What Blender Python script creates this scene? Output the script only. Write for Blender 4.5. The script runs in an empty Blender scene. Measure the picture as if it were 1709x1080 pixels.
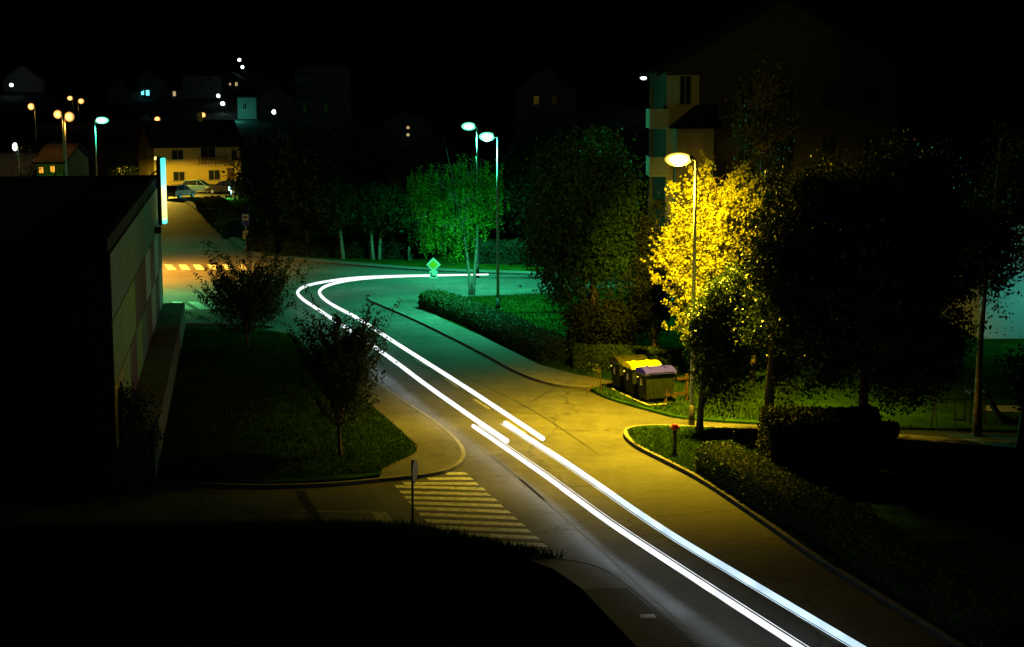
import bpy, bmesh, math, random
import numpy as np
from mathutils import Vector, Matrix, noise as mnoise
R = math.radians
sc = bpy.context.scene
COL = sc.collection

# ------------------------------------------------------------------ camera
F, CX, CY, HC = 2700.0, 854.5, 540.0, 12.5
PITCH = math.atan(403.0/F)
cd = bpy.data.cameras.new('camera'); cam = bpy.data.objects.new('camera', cd); COL.objects.link(cam)
cd.sensor_width = 36.0; cd.lens = F/1709.0*36.0; cd.clip_start = 0.5; cd.clip_end = 4000
cam.location = (0, 0, HC); cam.rotation_euler = (math.pi/2-PITCH, 0, 0)
sc.camera = cam
# ------------------------------------------------------------------ world: night sky
w = bpy.data.worlds.new('World'); sc.world = w; w.use_nodes = True
nt = w.node_tree; bg = nt.nodes['Background']
sky = nt.nodes.new('ShaderNodeTexSky'); sky.sky_type = 'NISHITA'; sky.sun_disc = False
sky.sun_elevation = R(-4.0); sky.sun_rotation = R(120)
nt.links.new(sky.outputs[0], bg.inputs['Color']); bg.inputs['Strength'].default_value = 0.02
sl = bpy.data.lights.new('moon', 'SUN'); sl.energy = 0.004; sl.angle = R(0.5); sl.color = (0.45, 0.6, 1.0)
so = bpy.data.objects.new('moon', sl); so.rotation_euler = (R(50), 0, R(30)); COL.objects.link(so)
sc.view_settings.view_transform = 'Standard'; sc.view_settings.look = 'None'
sc.view_settings.exposure = 0.0; sc.view_settings.gamma = 1.0

YEL = (1.0, 0.655, 0.02); GRN = (0.05, 0.95, 0.42); ORG = (1.0, 0.42, 0.05); WHT = (0.75, 0.95, 1.0)

# ------------------------------------------------------------------ projection helpers (photo pixel -> point on the ground)
cp, sp = math.cos(PITCH), math.sin(PITCH)
def ray(px, py):
    u = (px-CX)/F; v = (CY-py)/F
    return Vector((u, cp+v*sp, -sp+v*cp))
def G(px, py, h=0.0):
    d = ray(px, py); t = (h-HC)/d.z
    return (d.x*t, d.y*t)
def P(px, py, Y):
    d = ray(px, py); t = Y/d.y
    return Vector((d.x*t, Y, HC+d.z*t))
def gz(y):
    if y < 215: return 0.0
    if y < 360: return (y-215)*0.08
    return 11.6+(y-360)*0.2

# ------------------------------------------------------------------ materials
MATS = {}
def mat(name, col, rough=0.8, var=0.25, scale=6.0, metal=0.0, bump=0.0, bscale=40.0, spec=0.3, transl=0.0, coat=0.0):
    if name in MATS: return MATS[name]
    m = bpy.data.materials.new(name); m.use_nodes = True; n = m.node_tree; L = n.links
    b = n.nodes['Principled BSDF']; b.inputs['Roughness'].default_value = rough
    b.inputs['Metallic'].default_value = metal; b.inputs['Specular IOR Level'].default_value = spec
    b.inputs['Coat Weight'].default_value = coat
    tc = n.nodes.new('ShaderNodeTexCoord'); nz = n.nodes.new('ShaderNodeTexNoise')
    nz.inputs['Scale'].default_value = scale; nz.inputs['Detail'].default_value = 6; nz.inputs['Roughness'].default_value = 0.65
    L.new(tc.outputs['Object'], nz.inputs['Vector'])
    rp = n.nodes.new('ShaderNodeValToRGB'); rp.color_ramp.elements[0].position = 0.3; rp.color_ramp.elements[1].position = 0.7
    rp.color_ramp.elements[0].color = tuple(c*(1-var) for c in col)+(1,)
    rp.color_ramp.elements[1].color = tuple(min(1, c*(1+var)) for c in col)+(1,)
    L.new(nz.outputs['Fac'], rp.inputs['Fac']); L.new(rp.outputs['Color'], b.inputs['Base Color'])
    if bump > 0:
        n2 = n.nodes.new('ShaderNodeTexNoise'); n2.inputs['Scale'].default_value = bscale; n2.inputs['Detail'].default_value = 4
        L.new(tc.outputs['Object'], n2.inputs['Vector'])
        bp = n.nodes.new('ShaderNodeBump'); bp.inputs['Strength'].default_value = bump; bp.inputs['Distance'].default_value = 0.02
        L.new(n2.outputs['Fac'], bp.inputs['Height']); L.new(bp.outputs['Normal'], b.inputs['Normal'])
    if transl > 0:
        tr = n.nodes.new('ShaderNodeBsdfTranslucent'); mx = n.nodes.new('ShaderNodeMixShader'); mx.inputs[0].default_value = transl
        L.new(rp.outputs['Color'], tr.inputs['Color']); L.new(b.outputs[0], mx.inputs[1]); L.new(tr.outputs[0], mx.inputs[2])
        L.new(mx.outputs[0], n.nodes['Material Output'].inputs['Surface'])
    MATS[name] = m; return m
def emit(name, col, s):
    if name in MATS: return MATS[name]
    m = bpy.data.materials.new(name); m.use_nodes = True; b = m.node_tree.nodes['Principled BSDF']
    b.inputs['Base Color'].default_value = tuple(c*0.5 for c in col)+(1,)
    b.inputs['Emission Color'].default_value = tuple(col)+(1,); b.inputs['Emission Strength'].default_value = s
    MATS[name] = m; return m

def asphalt(name, col, crack=0.6):
    m = bpy.data.materials.new(name); m.use_nodes = True; n = m.node_tree; L = n.links; b = n.nodes['Principled BSDF']
    tc = n.nodes.new('ShaderNodeTexCoord')
    def nz(sc_, det=5):
        t = n.nodes.new('ShaderNodeTexNoise'); t.inputs['Scale'].default_value = sc_; t.inputs['Detail'].default_value = det
        t.inputs['Roughness'].default_value = 0.7; L.new(tc.outputs['Object'], t.inputs['Vector']); return t
    def ramp(src, a, c, p0, p1):
        r = n.nodes.new('ShaderNodeMapRange'); r.inputs['From Min'].default_value = p0; r.inputs['From Max'].default_value = p1
        r.inputs['To Min'].default_value = a; r.inputs['To Max'].default_value = c; L.new(src, r.inputs['Value']); return r.outputs[0]
    def mul(a, c):
        q = n.nodes.new('ShaderNodeMath'); q.operation = 'MULTIPLY'; L.new(a, q.inputs[0]); L.new(c, q.inputs[1]); return q.outputs[0]
    big = ramp(nz(0.16, 5).outputs['Fac'], 0.6, 1.35, 0.33, 0.67)
    mid = ramp(nz(1.3, 5).outputs['Fac'], 0.8, 1.2, 0.3, 0.7)
    fine = ramp(nz(28, 3).outputs['Fac'], 0.62, 1.4, 0.3, 0.7)
    # wavy crack lines
    vo = n.nodes.new('ShaderNodeTexVoronoi'); vo.feature = 'DISTANCE_TO_EDGE'; vo.inputs['Scale'].default_value = 0.11
    ad = n.nodes.new('ShaderNodeVectorMath'); ad.operation = 'ADD'
    sc2 = n.nodes.new('ShaderNodeVectorMath'); sc2.operation = 'SCALE'; sc2.inputs['Scale'].default_value = 1.6
    L.new(nz(0.7, 4).outputs['Color'], sc2.inputs[0]); L.new(tc.outputs['Object'], ad.inputs[0]); L.new(sc2.outputs[0], ad.inputs[1])
    L.new(ad.outputs[0], vo.inputs['Vector'])
    cr = ramp(vo.outputs['Distance'], 1-crack, 1.0, 0.001, 0.006)
    v = mul(mul(mul(big, mid), fine), cr)
    cm = n.nodes.new('ShaderNodeVectorMath'); cm.operation = 'SCALE'; cm.inputs[0].default_value = col
    L.new(v, cm.inputs['Scale']); L.new(cm.outputs[0], b.inputs['Base Color'])
    b.inputs['Roughness'].default_value = 0.75; b.inputs['Specular IOR Level'].default_value = 0.25
    bp = n.nodes.new('ShaderNodeBump'); bp.inputs['Strength'].default_value = 0.5; bp.inputs['Distance'].default_value = 0.012
    L.new(nz(60, 3).outputs['Fac'], bp.inputs['Height']); L.new(bp.outputs['Normal'], b.inputs['Normal'])
    return m

M_ASPH = asphalt('asphalt', (0.085, 0.082, 0.078))
M_PAVE = asphalt('pavement_asphalt', (0.125, 0.118, 0.108), 0.35)
M_DARKASPH = asphalt('fresh_asphalt', (0.03, 0.03, 0.033), 0.2)
M_KERB = mat('kerb_concrete', (0.17, 0.165, 0.15), 0.85, 0.35, 3.0, bump=0.4)
M_TAR = mat('tar', (0.02, 0.02, 0.02), 0.6, 0.3)
M_WPAINT = mat('worn_white_paint', (0.50, 0.50, 0.46), 0.7, 0.55, 5.0, bump=0.2)
M_YPAINT = mat('worn_dash_paint', (0.24, 0.24, 0.21), 0.7, 0.6, 5.0)
M_SHADE = mat('shaded_grass', (0.003, 0.006, 0.003), 0.95, 0.6, 2.5, bump=0.9, bscale=9, spec=0.0)  # foreground lawn: its shade is put into a near-black grass colour
M_GRASS = mat('grass_soil', (0.018, 0.05, 0.006), 0.95, 0.55, 0.9, bump=0.9, bscale=12, spec=0.0)
M_BLADE = mat('grass_blades', (0.034, 0.075, 0.01), 0.8, 0.5, 1.2, transl=0.25, spec=0.05)
M_HILL = mat('hill_grass', (0.02, 0.03, 0.02), 0.95, 0.4, 0.05)
M_BARK = mat('bark', (0.10, 0.075, 0.05), 0.9, 0.4, 8, bump=0.8, bscale=18)
M_BIRCH = mat('birch_bark', (0.26, 0.23, 0.18), 0.85, 0.7, 5, bump=0.4, bscale=18)
M_METAL = mat('galvanised_steel', (0.5, 0.5, 0.5), 0.6, 0.15, 5)
M_DMETAL = mat('dark_painted_steel', (0.03, 0.03, 0.032), 0.5, 0.2)
M_LEAF_Y = mat('autumn_maple_leaves', (0.33, 0.32, 0.035), 0.6, 0.5, 1.3, transl=0.35)
M_LEAF_G = mat('dark_green_leaves', (0.026, 0.05, 0.01), 0.4, 0.5, 3, transl=0.2, spec=0.5)
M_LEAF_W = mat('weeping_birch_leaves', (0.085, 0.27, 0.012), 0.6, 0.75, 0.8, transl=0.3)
M_LEAF_B = mat('birch_leaves', (0.028, 0.06, 0.008), 0.6, 0.5, 1.2, transl=0.3)
M_LEAF_P = mat('plum_leaves', (0.07, 0.095, 0.02), 0.55, 0.5, 2.5, transl=0.25)
M_LEAF_D = mat('dull_leaves', (0.022, 0.032, 0.008), 0.7, 0.5, 1.5, transl=0.2)
M_LEAF_T = mat('broad_tree_leaves', (0.03, 0.085, 0.01), 0.7, 0.5, 1.5, transl=0.2)
M_HEDGE = mat('hedge_leaves', (0.05, 0.10, 0.022), 0.6, 0.5, 3, transl=0.2)
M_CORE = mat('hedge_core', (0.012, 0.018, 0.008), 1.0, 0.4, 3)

# ------------------------------------------------------------------ mesh builder
class MB:
    def __init__(s): s.v = []; s.f = []; s.mi = []
    def add(s, vs, fs, mi=0):
        o = len(s.v); s.v += [tuple(p) for p in vs]; s.f += [tuple(i+o for i in f) for f in fs]; s.mi += [mi]*len(fs); return s
    def box(s, c, d, rz=0, mi=0, taper=1.0):
        x, y, z = [q/2 for q in d]; vs = []
        for dz, k in ((-z, 1), (z, taper)):
            for dx, dy in ((-x, -y), (x, -y), (x, y), (-x, y)):
                X, Y = dx*k, dy*k
                vs.append((c[0]+X*math.cos(rz)-Y*math.sin(rz), c[1]+X*math.sin(rz)+Y*math.cos(rz), c[2]+dz))
        return s.add(vs, [(3,2,1,0),(4,5,6,7),(0,1,5,4),(1,2,6,5),(2,3,7,6),(3,0,4,7)], mi)
    def tube(s, pts, rad, n=8, mi=0, cap=True):
        pts = [Vector(p) for p in pts]; rad = rad if hasattr(rad, '__len__') else [rad]*len(pts)
        vs = []; fs = []; ref = None
        for i, p in enumerate(pts):
            t = (pts[min(i+1, len(pts)-1)]-pts[max(i-1, 0)]).normalized()
            if ref is None: ref = Vector((1,0,0)) if abs(t.x) < 0.8 else Vector((0,1,0))
            a = (ref-t*ref.dot(t)).normalized(); b = t.cross(a); ref = a
            for k in range(n):
                q = 2*math.pi*k/n; vs.append(p+(a*math.cos(q)+b*math.sin(q))*rad[i])
        for i in range(len(pts)-1):
            for k in range(n):
                k2 = (k+1) % n; fs.append((i*n+k, i*n+k2, (i+1)*n+k2, (i+1)*n+k))
        if cap:
            fs.append(tuple(range(n-1, -1, -1))); m = (len(pts)-1)*n; fs.append(tuple(range(m, m+n)))
        return s.add(vs, fs, mi)
    def ell(s, c, r, nu=12, nv=8, mi=0, v0=-90, v1=90):
        vs = []; fs = []
        for j in range(nv+1):
            e = R(v0+(v1-v0)*j/nv)
            for i in range(nu):
                a = 2*math.pi*i/nu; vs.append((c[0]+r[0]*math.cos(e)*math.cos(a), c[1]+r[1]*math.cos(e)*math.sin(a), c[2]+r[2]*math.sin(e)))
        for j in range(nv):
            for i in range(nu):
                i2 = (i+1) % nu; fs.append((j*nu+i, j*nu+i2, (j+1)*nu+i2, (j+1)*nu+i))
        return s.add(vs, fs, mi)
    def quad(s, a, b, c, d, mi=0): return s.add([a, b, c, d], [(0,1,2,3)], mi)
    def prism_y(s, poly, y0, y1, mi=0):     # polygon in XZ (counter-clockwise seen from -Y), extruded along y
        n = len(poly); vs = [(x, y0, z) for x, z in poly]+[(x, y1, z) for x, z in poly]
        fs = [tuple(range(n)), tuple(range(2*n-1, n-1, -1))]+[((i+1) % n, i, i+n, (i+1) % n+n) for i in range(n)]
        return s.add(vs, fs, mi)
    def build(s, name, mats, parent=None, loc=None, rz=0, smooth=False, bevel=0):
        me = bpy.data.meshes.new(name); me.from_pydata(s.v, [], s.f); me.validate()
        for m in (mats if isinstance(mats, (list, tuple)) else [mats]): me.materials.append(m)
        if len(me.polygons) == len(s.mi): me.polygons.foreach_set('material_index', s.mi)
        if smooth: me.polygons.foreach_set('use_smooth', [True]*len(me.polygons))
        o = bpy.data.objects.new(name, me); COL.objects.link(o)
        if parent: o.parent = parent
        if loc is not None: o.location = loc
        o.rotation_euler = (0, 0, rz)
        if bevel:
            b = o.modifiers.new('bevel', 'BEVEL'); b.width = bevel; b.segments = 2; b.limit_method = 'ANGLE'
        return o
def tag(o, label=None, cat=None, group=None, kind=None):
    if label: o['label'] = label
    if cat: o['category'] = cat
    if group: o['group'] = group
    if kind: o['kind'] = kind
    return o
def thing(name, label, cat, loc, rz=0, group=None):
    o = bpy.data.objects.new(name, None); COL.objects.link(o); o.location = loc; o.rotation_euler = (0, 0, rz)
    o.empty_display_size = 0.3
    return tag(o, label, cat, group)
def light(name, loc, power, col, parent=None, radius=0.15, kind='POINT', cone=150, blend=0.5):
    l = bpy.data.lights.new(name, kind); l.energy = power; l.color = col; l.shadow_soft_size = radius
    if kind == 'SPOT': l.spot_size = R(cone); l.spot_blend = blend
    o = bpy.data.objects.new(name, l); COL.objects.link(o); o.location = loc
    if parent: o.parent = parent
    return o

# ------------------------------------------------------------------ flat sheets from photo outlines
def smooth_pts(pts, closed=False, it=2):
    for _ in range(it):
        q = []; n = len(pts)
        rng = range(n if closed else n-1)
        if not closed: q.append(pts[0])
        for i in rng:
            a, b = pts[i], pts[(i+1) % n]
            q.append((a[0]*.75+b[0]*.25, a[1]*.75+b[1]*.25)); q.append((a[0]*.25+b[0]*.75, a[1]*.25+b[1]*.75))
        if not closed: q.append(pts[-1])
        pts = q
    return pts
def sheet(name, poly, m, z=0.0, thick=0.0):
    bm = bmesh.new(); vs = [bm.verts.new((x, y, z)) for x, y in poly]
    es = [bm.edges.new((vs[i], vs[(i+1) % len(vs)])) for i in range(len(vs))]
    bmesh.ops.triangle_fill(bm, use_beauty=True, use_dissolve=False, edges=es)
    if thick > 0:
        n = len(vs)
        lo = [bm.verts.new((x, y, z-thick)) for x, y in poly]
        for i in range(n): bm.faces.new((vs[i], vs[(i+1) % n], lo[(i+1) % n], lo[i]))
    bmesh.ops.recalc_face_normals(bm, faces=bm.faces)
    me = bpy.data.meshes.new(name); bm.to_mesh(me); bm.free()
    up = sum(p.normal.z*p.area for p in me.polygons)
    if up < 0: me.flip_normals()
    me.materials.append(m); o = bpy.data.objects.new(name, me); COL.objects.link(o); return tag(o, kind='structure')
def gp(pts): return [G(*p) for p in pts]
def kerb(name, pts, width=0.14, h=0.13, side=1):
    mb = MB(); n = len(pts); L_ = []; R_ = []
    for i, p in enumerate(pts):
        a = Vector(pts[max(i-1, 0)]); b = Vector(pts[min(i+1, n-1)]); t = (b-a).normalized(); q = Vector((-t.y, t.x))*side
        L_.append(Vector(p)); R_.append(Vector(p)+q*width)
    for i in range(n-1):
        a, b, c, d = L_[i], L_[i+1], R_[i+1], R_[i]
        mb.quad((a.x,a.y,h),(b.x,b.y,h),(c.x,c.y,h),(d.x,d.y,h))
        mb.quad((a.x,a.y,0),(b.x,b.y,0),(b.x,b.y,h),(a.x,a.y,h))
        mb.quad((d.x,d.y,0),(c.x,c.y,0),(c.x,c.y,h),(d.x,d.y,h))
    return tag(mb.build(name, M_KERB), kind='structure')
def ribbon(mb, pts, wd, z, mi=0):
    n = len(pts); A = []
    for i, p in enumerate(pts):
        a = Vector(pts[max(i-1, 0)]); b = Vector(pts[min(i+1, n-1)]); t = (b-a).normalized(); q = Vector((-t.y, t.x))*wd/2
        A.append((Vector(p)+q, Vector(p)-q))
    for i in range(n-1):
        a, b = A[i]; c, d = A[i+1]; mb.quad((b.x,b.y,z),(d.x,d.y,z),(c.x,c.y,z),(a.x,a.y,z), mi)

# ground with the hill behind the town
mb = MB(); xs = np.linspace(-900, 900, 61); ys = np.concatenate([[-60, 0, 60, 130, 200, 215], np.arange(230, 1250, 25)])
W = len(xs)
for y in ys:
    for x in xs:
        k = 1+0.12*math.sin(x*0.011+1)+0.08*math.sin(x*0.03) if y > 400 else 1
        mb.v.append((x, y, gz(y)*k))
for j in range(len(ys)-1):
    for i in range(W-1): mb.f.append((j*W+i, j*W+i+1, (j+1)*W+i+1, (j+1)*W+i)); mb.mi.append(0)
tag(mb.build('ground', M_HILL, smooth=True), kind='structure')

# road network
K_LEFT_A = gp(smooth_pts([(-200,806),(250,808),(340,814),(450,817),(560,813),(640,805),(740,795),(776,776),(778,752),(740,715),(662,665),(570,600),(500,556),(440,544),(310,543),(-100,546)]))
K_FAR = gp([(300,331),(345,365),(380,398),(415,424),(455,434),(560,442),(700,453),(830,458),(1100,466)])
K_FAR = smooth_pts(K_FAR)
K_RIGHT = smooth_pts(gp([(1100,478),(790,487),(700,495),(640,501),(606,499),(640,514),(690,535),(800,590),(870,630),(930,648),(985,651)]))
K_BINS = smooth_pts(gp([(985,653),(1010,667),(1080,687),(1140,703),(1330,713)]))
K_ISL = smooth_pts(gp([(1330,726),(1150,716),(1070,714),(1036,722),(1050,745),(1110,775),(1165,803),(1250,860),(1350,932),(1480,1012),(1700,1150),(1900,1290)]))
K_NEAR = smooth_pts(gp([(1400,1290),(1162,1078),(1035,964),(976,942),(880,934),(700,893),(600,889),(300,892),(-200,900)]))
outline = K_NEAR+K_LEFT_A+gp([(-100,436),(150,430),(240,425),(258,331)])+K_FAR+K_RIGHT+K_BINS+K_ISL
sheet('road', outline, M_ASPH, 0.012)
# pavements and lawns (raised)
lawn_l = smooth_pts(gp([(-200,801),(250,803),(340,808),(450,811),(560,807),(640,797)]))
pave_edge = gp([(642,782),(690,766),(700,752),(640,697),(570,640),(520,596),(500,566),(440,552),(310,549)])
sheet('lawn', lawn_l+smooth_pts(pave_edge)+gp([(0,549),(-200,560)]), M_GRASS, 0.115, 0.11)
kl = K_LEFT_A
i0 = min(range(len(kl)), key=lambda i: (Vector(kl[i])-Vector(G(640,805))).length)
i1 = min(range(len(kl)), key=lambda i: (Vector(kl[i])-Vector(G(440,544))).length)
sheet('pavement', kl[i0:i1]+list(reversed(smooth_pts(pave_edge)[:-6])), M_PAVE, 0.12, 0.11)
kerb('kerb', K_LEFT_A, side=1)
kerb('kerb', K_RIGHT, side=1); kerb('kerb', K_NEAR, side=1)
kerb('kerb', K_ISL, side=1, h=0.15); kerb('kerb', K_FAR, side=1); 
sheet('pavement', K_RIGHT+gp([(1025,641),(960,629),(900,613),(800,563),(735,534),(708,516),(716,505),(790,497),(1100,489)]), M_PAVE, 0.12, 0.11)
sheet('lawn', gp([(1100,490),(790,498),(716,506),(709,516),(736,534),(800,562),(900,612),(960,628),(1026,640),(1300,640),(1900,640),(1900,490)]), M_GRASS, 0.11, 0.1)
sheet('lawn', K_BINS+gp([(1900,728),(1900,642),(1320,641),(1027,641)]), M_GRASS, 0.105, 0.1)
sheet('path', gp([(1331,714),(1900,752),(1900,768),(1331,726)]), M_PAVE, 0.02)
sheet('lawn', K_ISL+gp([(3200,1290),(2300,800),(1900,769)]), M_GRASS, 0.13, 0.12)
sheet('pavement', K_FAR+gp([(1100,462),(830,454),(700,449),(560,437),(455,428),(428,420),(392,396),(352,362),(310,331)]), M_PAVE, 0.12, 0.11)
sheet('lawn', gp([(1100,461.5),(830,453.5),(700,448.5),(560,436.5),(456,427.5),(430,420),(394,396),(354,362),(312,331),(420,331),(700,331),(1100,331)]), M_GRASS, 0.10, 0.1)
sheet('pavement', gp([(1398,1290),(1160,1078),(1033,964),(976,944),(882,936),(866,934),(925,958),(969,989),(1056,1076),(1240,1290)]), M_PAVE, 0.121, 0.11)
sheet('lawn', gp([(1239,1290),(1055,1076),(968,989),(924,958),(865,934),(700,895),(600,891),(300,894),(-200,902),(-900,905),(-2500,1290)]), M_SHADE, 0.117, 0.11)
sheet('fresh_asphalt_patch', gp([(971,991),(1046,989),(1155,1084),(1240,1180),(1150,1180)]), M_DARKASPH, 0.126)
sheet('parking_ground', gp([(250,331),(440,331),(440,306),(250,306)]), M_PAVE, 0.02)

# painted markings
mb = MB()
ST = [((744,791),(779,791)),((714,800),(788,799.5)),((673,807.5),(797,808)),((660,812.5),(809,817)),((668,822),(816,826)),((676,831),(828,835)),((683,840),(838,845)),
      ((692,849),(850,855)),((700,859),(861,865.5)),((711,870),(874,876.5)),((720,880.5),(884,887)),((731,891),(898,898.5)),((760,904),(911,911)),((830,920),(924,925))]
for i, (a, b) in enumerate(ST):
    t = 1.9+i*0.10
    q = [G(a[0]-t, a[1]-t), G(b[0]-t*1.4, b[1]-t), G(b[0]+t*1.4, b[1]+t), G(a[0]+t, a[1]+t)]
    z = 0.017 if i < 20 else 0
    mb.quad(*[(x, y, z) for x, y in reversed(q)])
tag(mb.build('zebra_crossing', M_WPAINT), kind='structure')
mb = MB()
for k in range(6):
    x = 274+k*24
    q = [G(x, 442), G(x+12, 442), G(x+20, 450.5), G(x+6, 450.5)]; mb.quad(*[(a, b, 0.017) for a, b in reversed(q)])
for k in range(3):
    x = 286+k*27
    q = [G(x, 504), G(x+16, 504), G(x+38, 517), G(x+20, 517)]; mb.quad(*[(a, b, 0.017) for a, b in reversed(q)])
tag(mb.build('zebra_crossing', M_WPAINT), kind='structure')
mb = MB()
for a, b in (((638,567),(651,574)),((692,600),(714,612.4)),((741,631),(765,647.4)),((791,667),(818,684)),((845,703),(877,724)),((912,748),(948,772)),((985,797),(1028,826)),((1075,858),(1126,892)),((1190,935),(1250,975)),((1330,1028),(1400,1075)),((600,543),(612,550))):
    ribbon(mb, gp([a, b]), 0.13, 0.017)
tag(mb.build('lane_marking', M_YPAINT), kind='structure')
mb = MB(); ribbon(mb, gp([(500,854),(642,856)]), 0.1, 0.0165)
q = gp([(619,855),(645,855),(670,892),(642,892)]); mb.quad(*[(a, b, 0.018) for a, b in reversed(q)])
tag(mb.build('parking_marking', M_YPAINT), kind='structure')
mb = MB()
for pts, wd in (([(500,820),(540,886)], 0.28), ([(820,762),(868,800),(940,864),(1010,925),(1090,1000),(1150,1052)], 0.06), ([(868,800),(910,836)], 0.12),
                ([(1150,772),(1240,832),(1320,882),(1400,935)], 0.05), ([(930,812),(985,813),(1010,806)], 0.07), ([(910,858),(960,855),(1010,850)], 0.07),
                ([(1060,835),(1120,832),(1180,824)], 0.06), ([(640,560),(700,590),(800,640),(900,690),(1000,760)], 0.04), ([(885,672),(940,640)], 0.05), ([(272,462),(420,463)], 0.12),([(275,356),(330,356)],0.15)):
    ribbon(mb, smooth_pts(gp(pts)) if len(pts) > 2 else gp(pts), wd, 0.0195)
tag(mb.build('tar_seam', M_TAR), kind='structure')

# ------------------------------------------------------------------ leaves and trees
def leaf_mesh(name, pts, size, m, parent=None, seed=0, hang=0.0, aspect=0.6, svar=0.5, loc=None, rz=0):
    rng = np.random.default_rng(seed); n = len(pts); pts = np.asarray(pts, float)
    a = rng.normal(size=(n, 3)); a[:, 2] -= hang; a /= np.linalg.norm(a, axis=1)[:, None]
    b = rng.normal(size=(n, 3)); b -= a*np.sum(a*b, axis=1)[:, None]; b /= np.linalg.norm(b, axis=1)[:, None]
    c = np.cross(a, b)
    s = size*(1-svar/2+svar*rng.random(n))[:, None]
    v = np.empty((n, 4, 3)); v[:, 0] = pts-a*s*0.5; v[:, 1] = pts+b*s*aspect*0.5+c*s*0.12; v[:, 2] = pts+a*s*0.5; v[:, 3] = pts-b*s*aspect*0.5+c*s*0.12
    v = v.reshape(-1, 3); me = bpy.data.meshes.new(name)
    me.vertices.add(4*n); me.vertices.foreach_set('co', v.ravel())
    me.loops.add(4*n); me.loops.foreach_set('vertex_index', np.arange(4*n, dtype=np.int32))
    me.polygons.add(n); me.polygons.foreach_set('loop_start', np.arange(0, 4*n, 4, dtype=np.int32)); me.polygons.foreach_set('loop_total', np.full(n, 4, dtype=np.int32))
    me.update(calc_edges=True); me.materials.append(m)
    o = bpy.data.objects.new(name, me); COL.objects.link(o)
    if parent: o.parent = parent
    if loc is not None: o.location = loc
    o.rotation_euler = (0, 0, rz)
    return o

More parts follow.
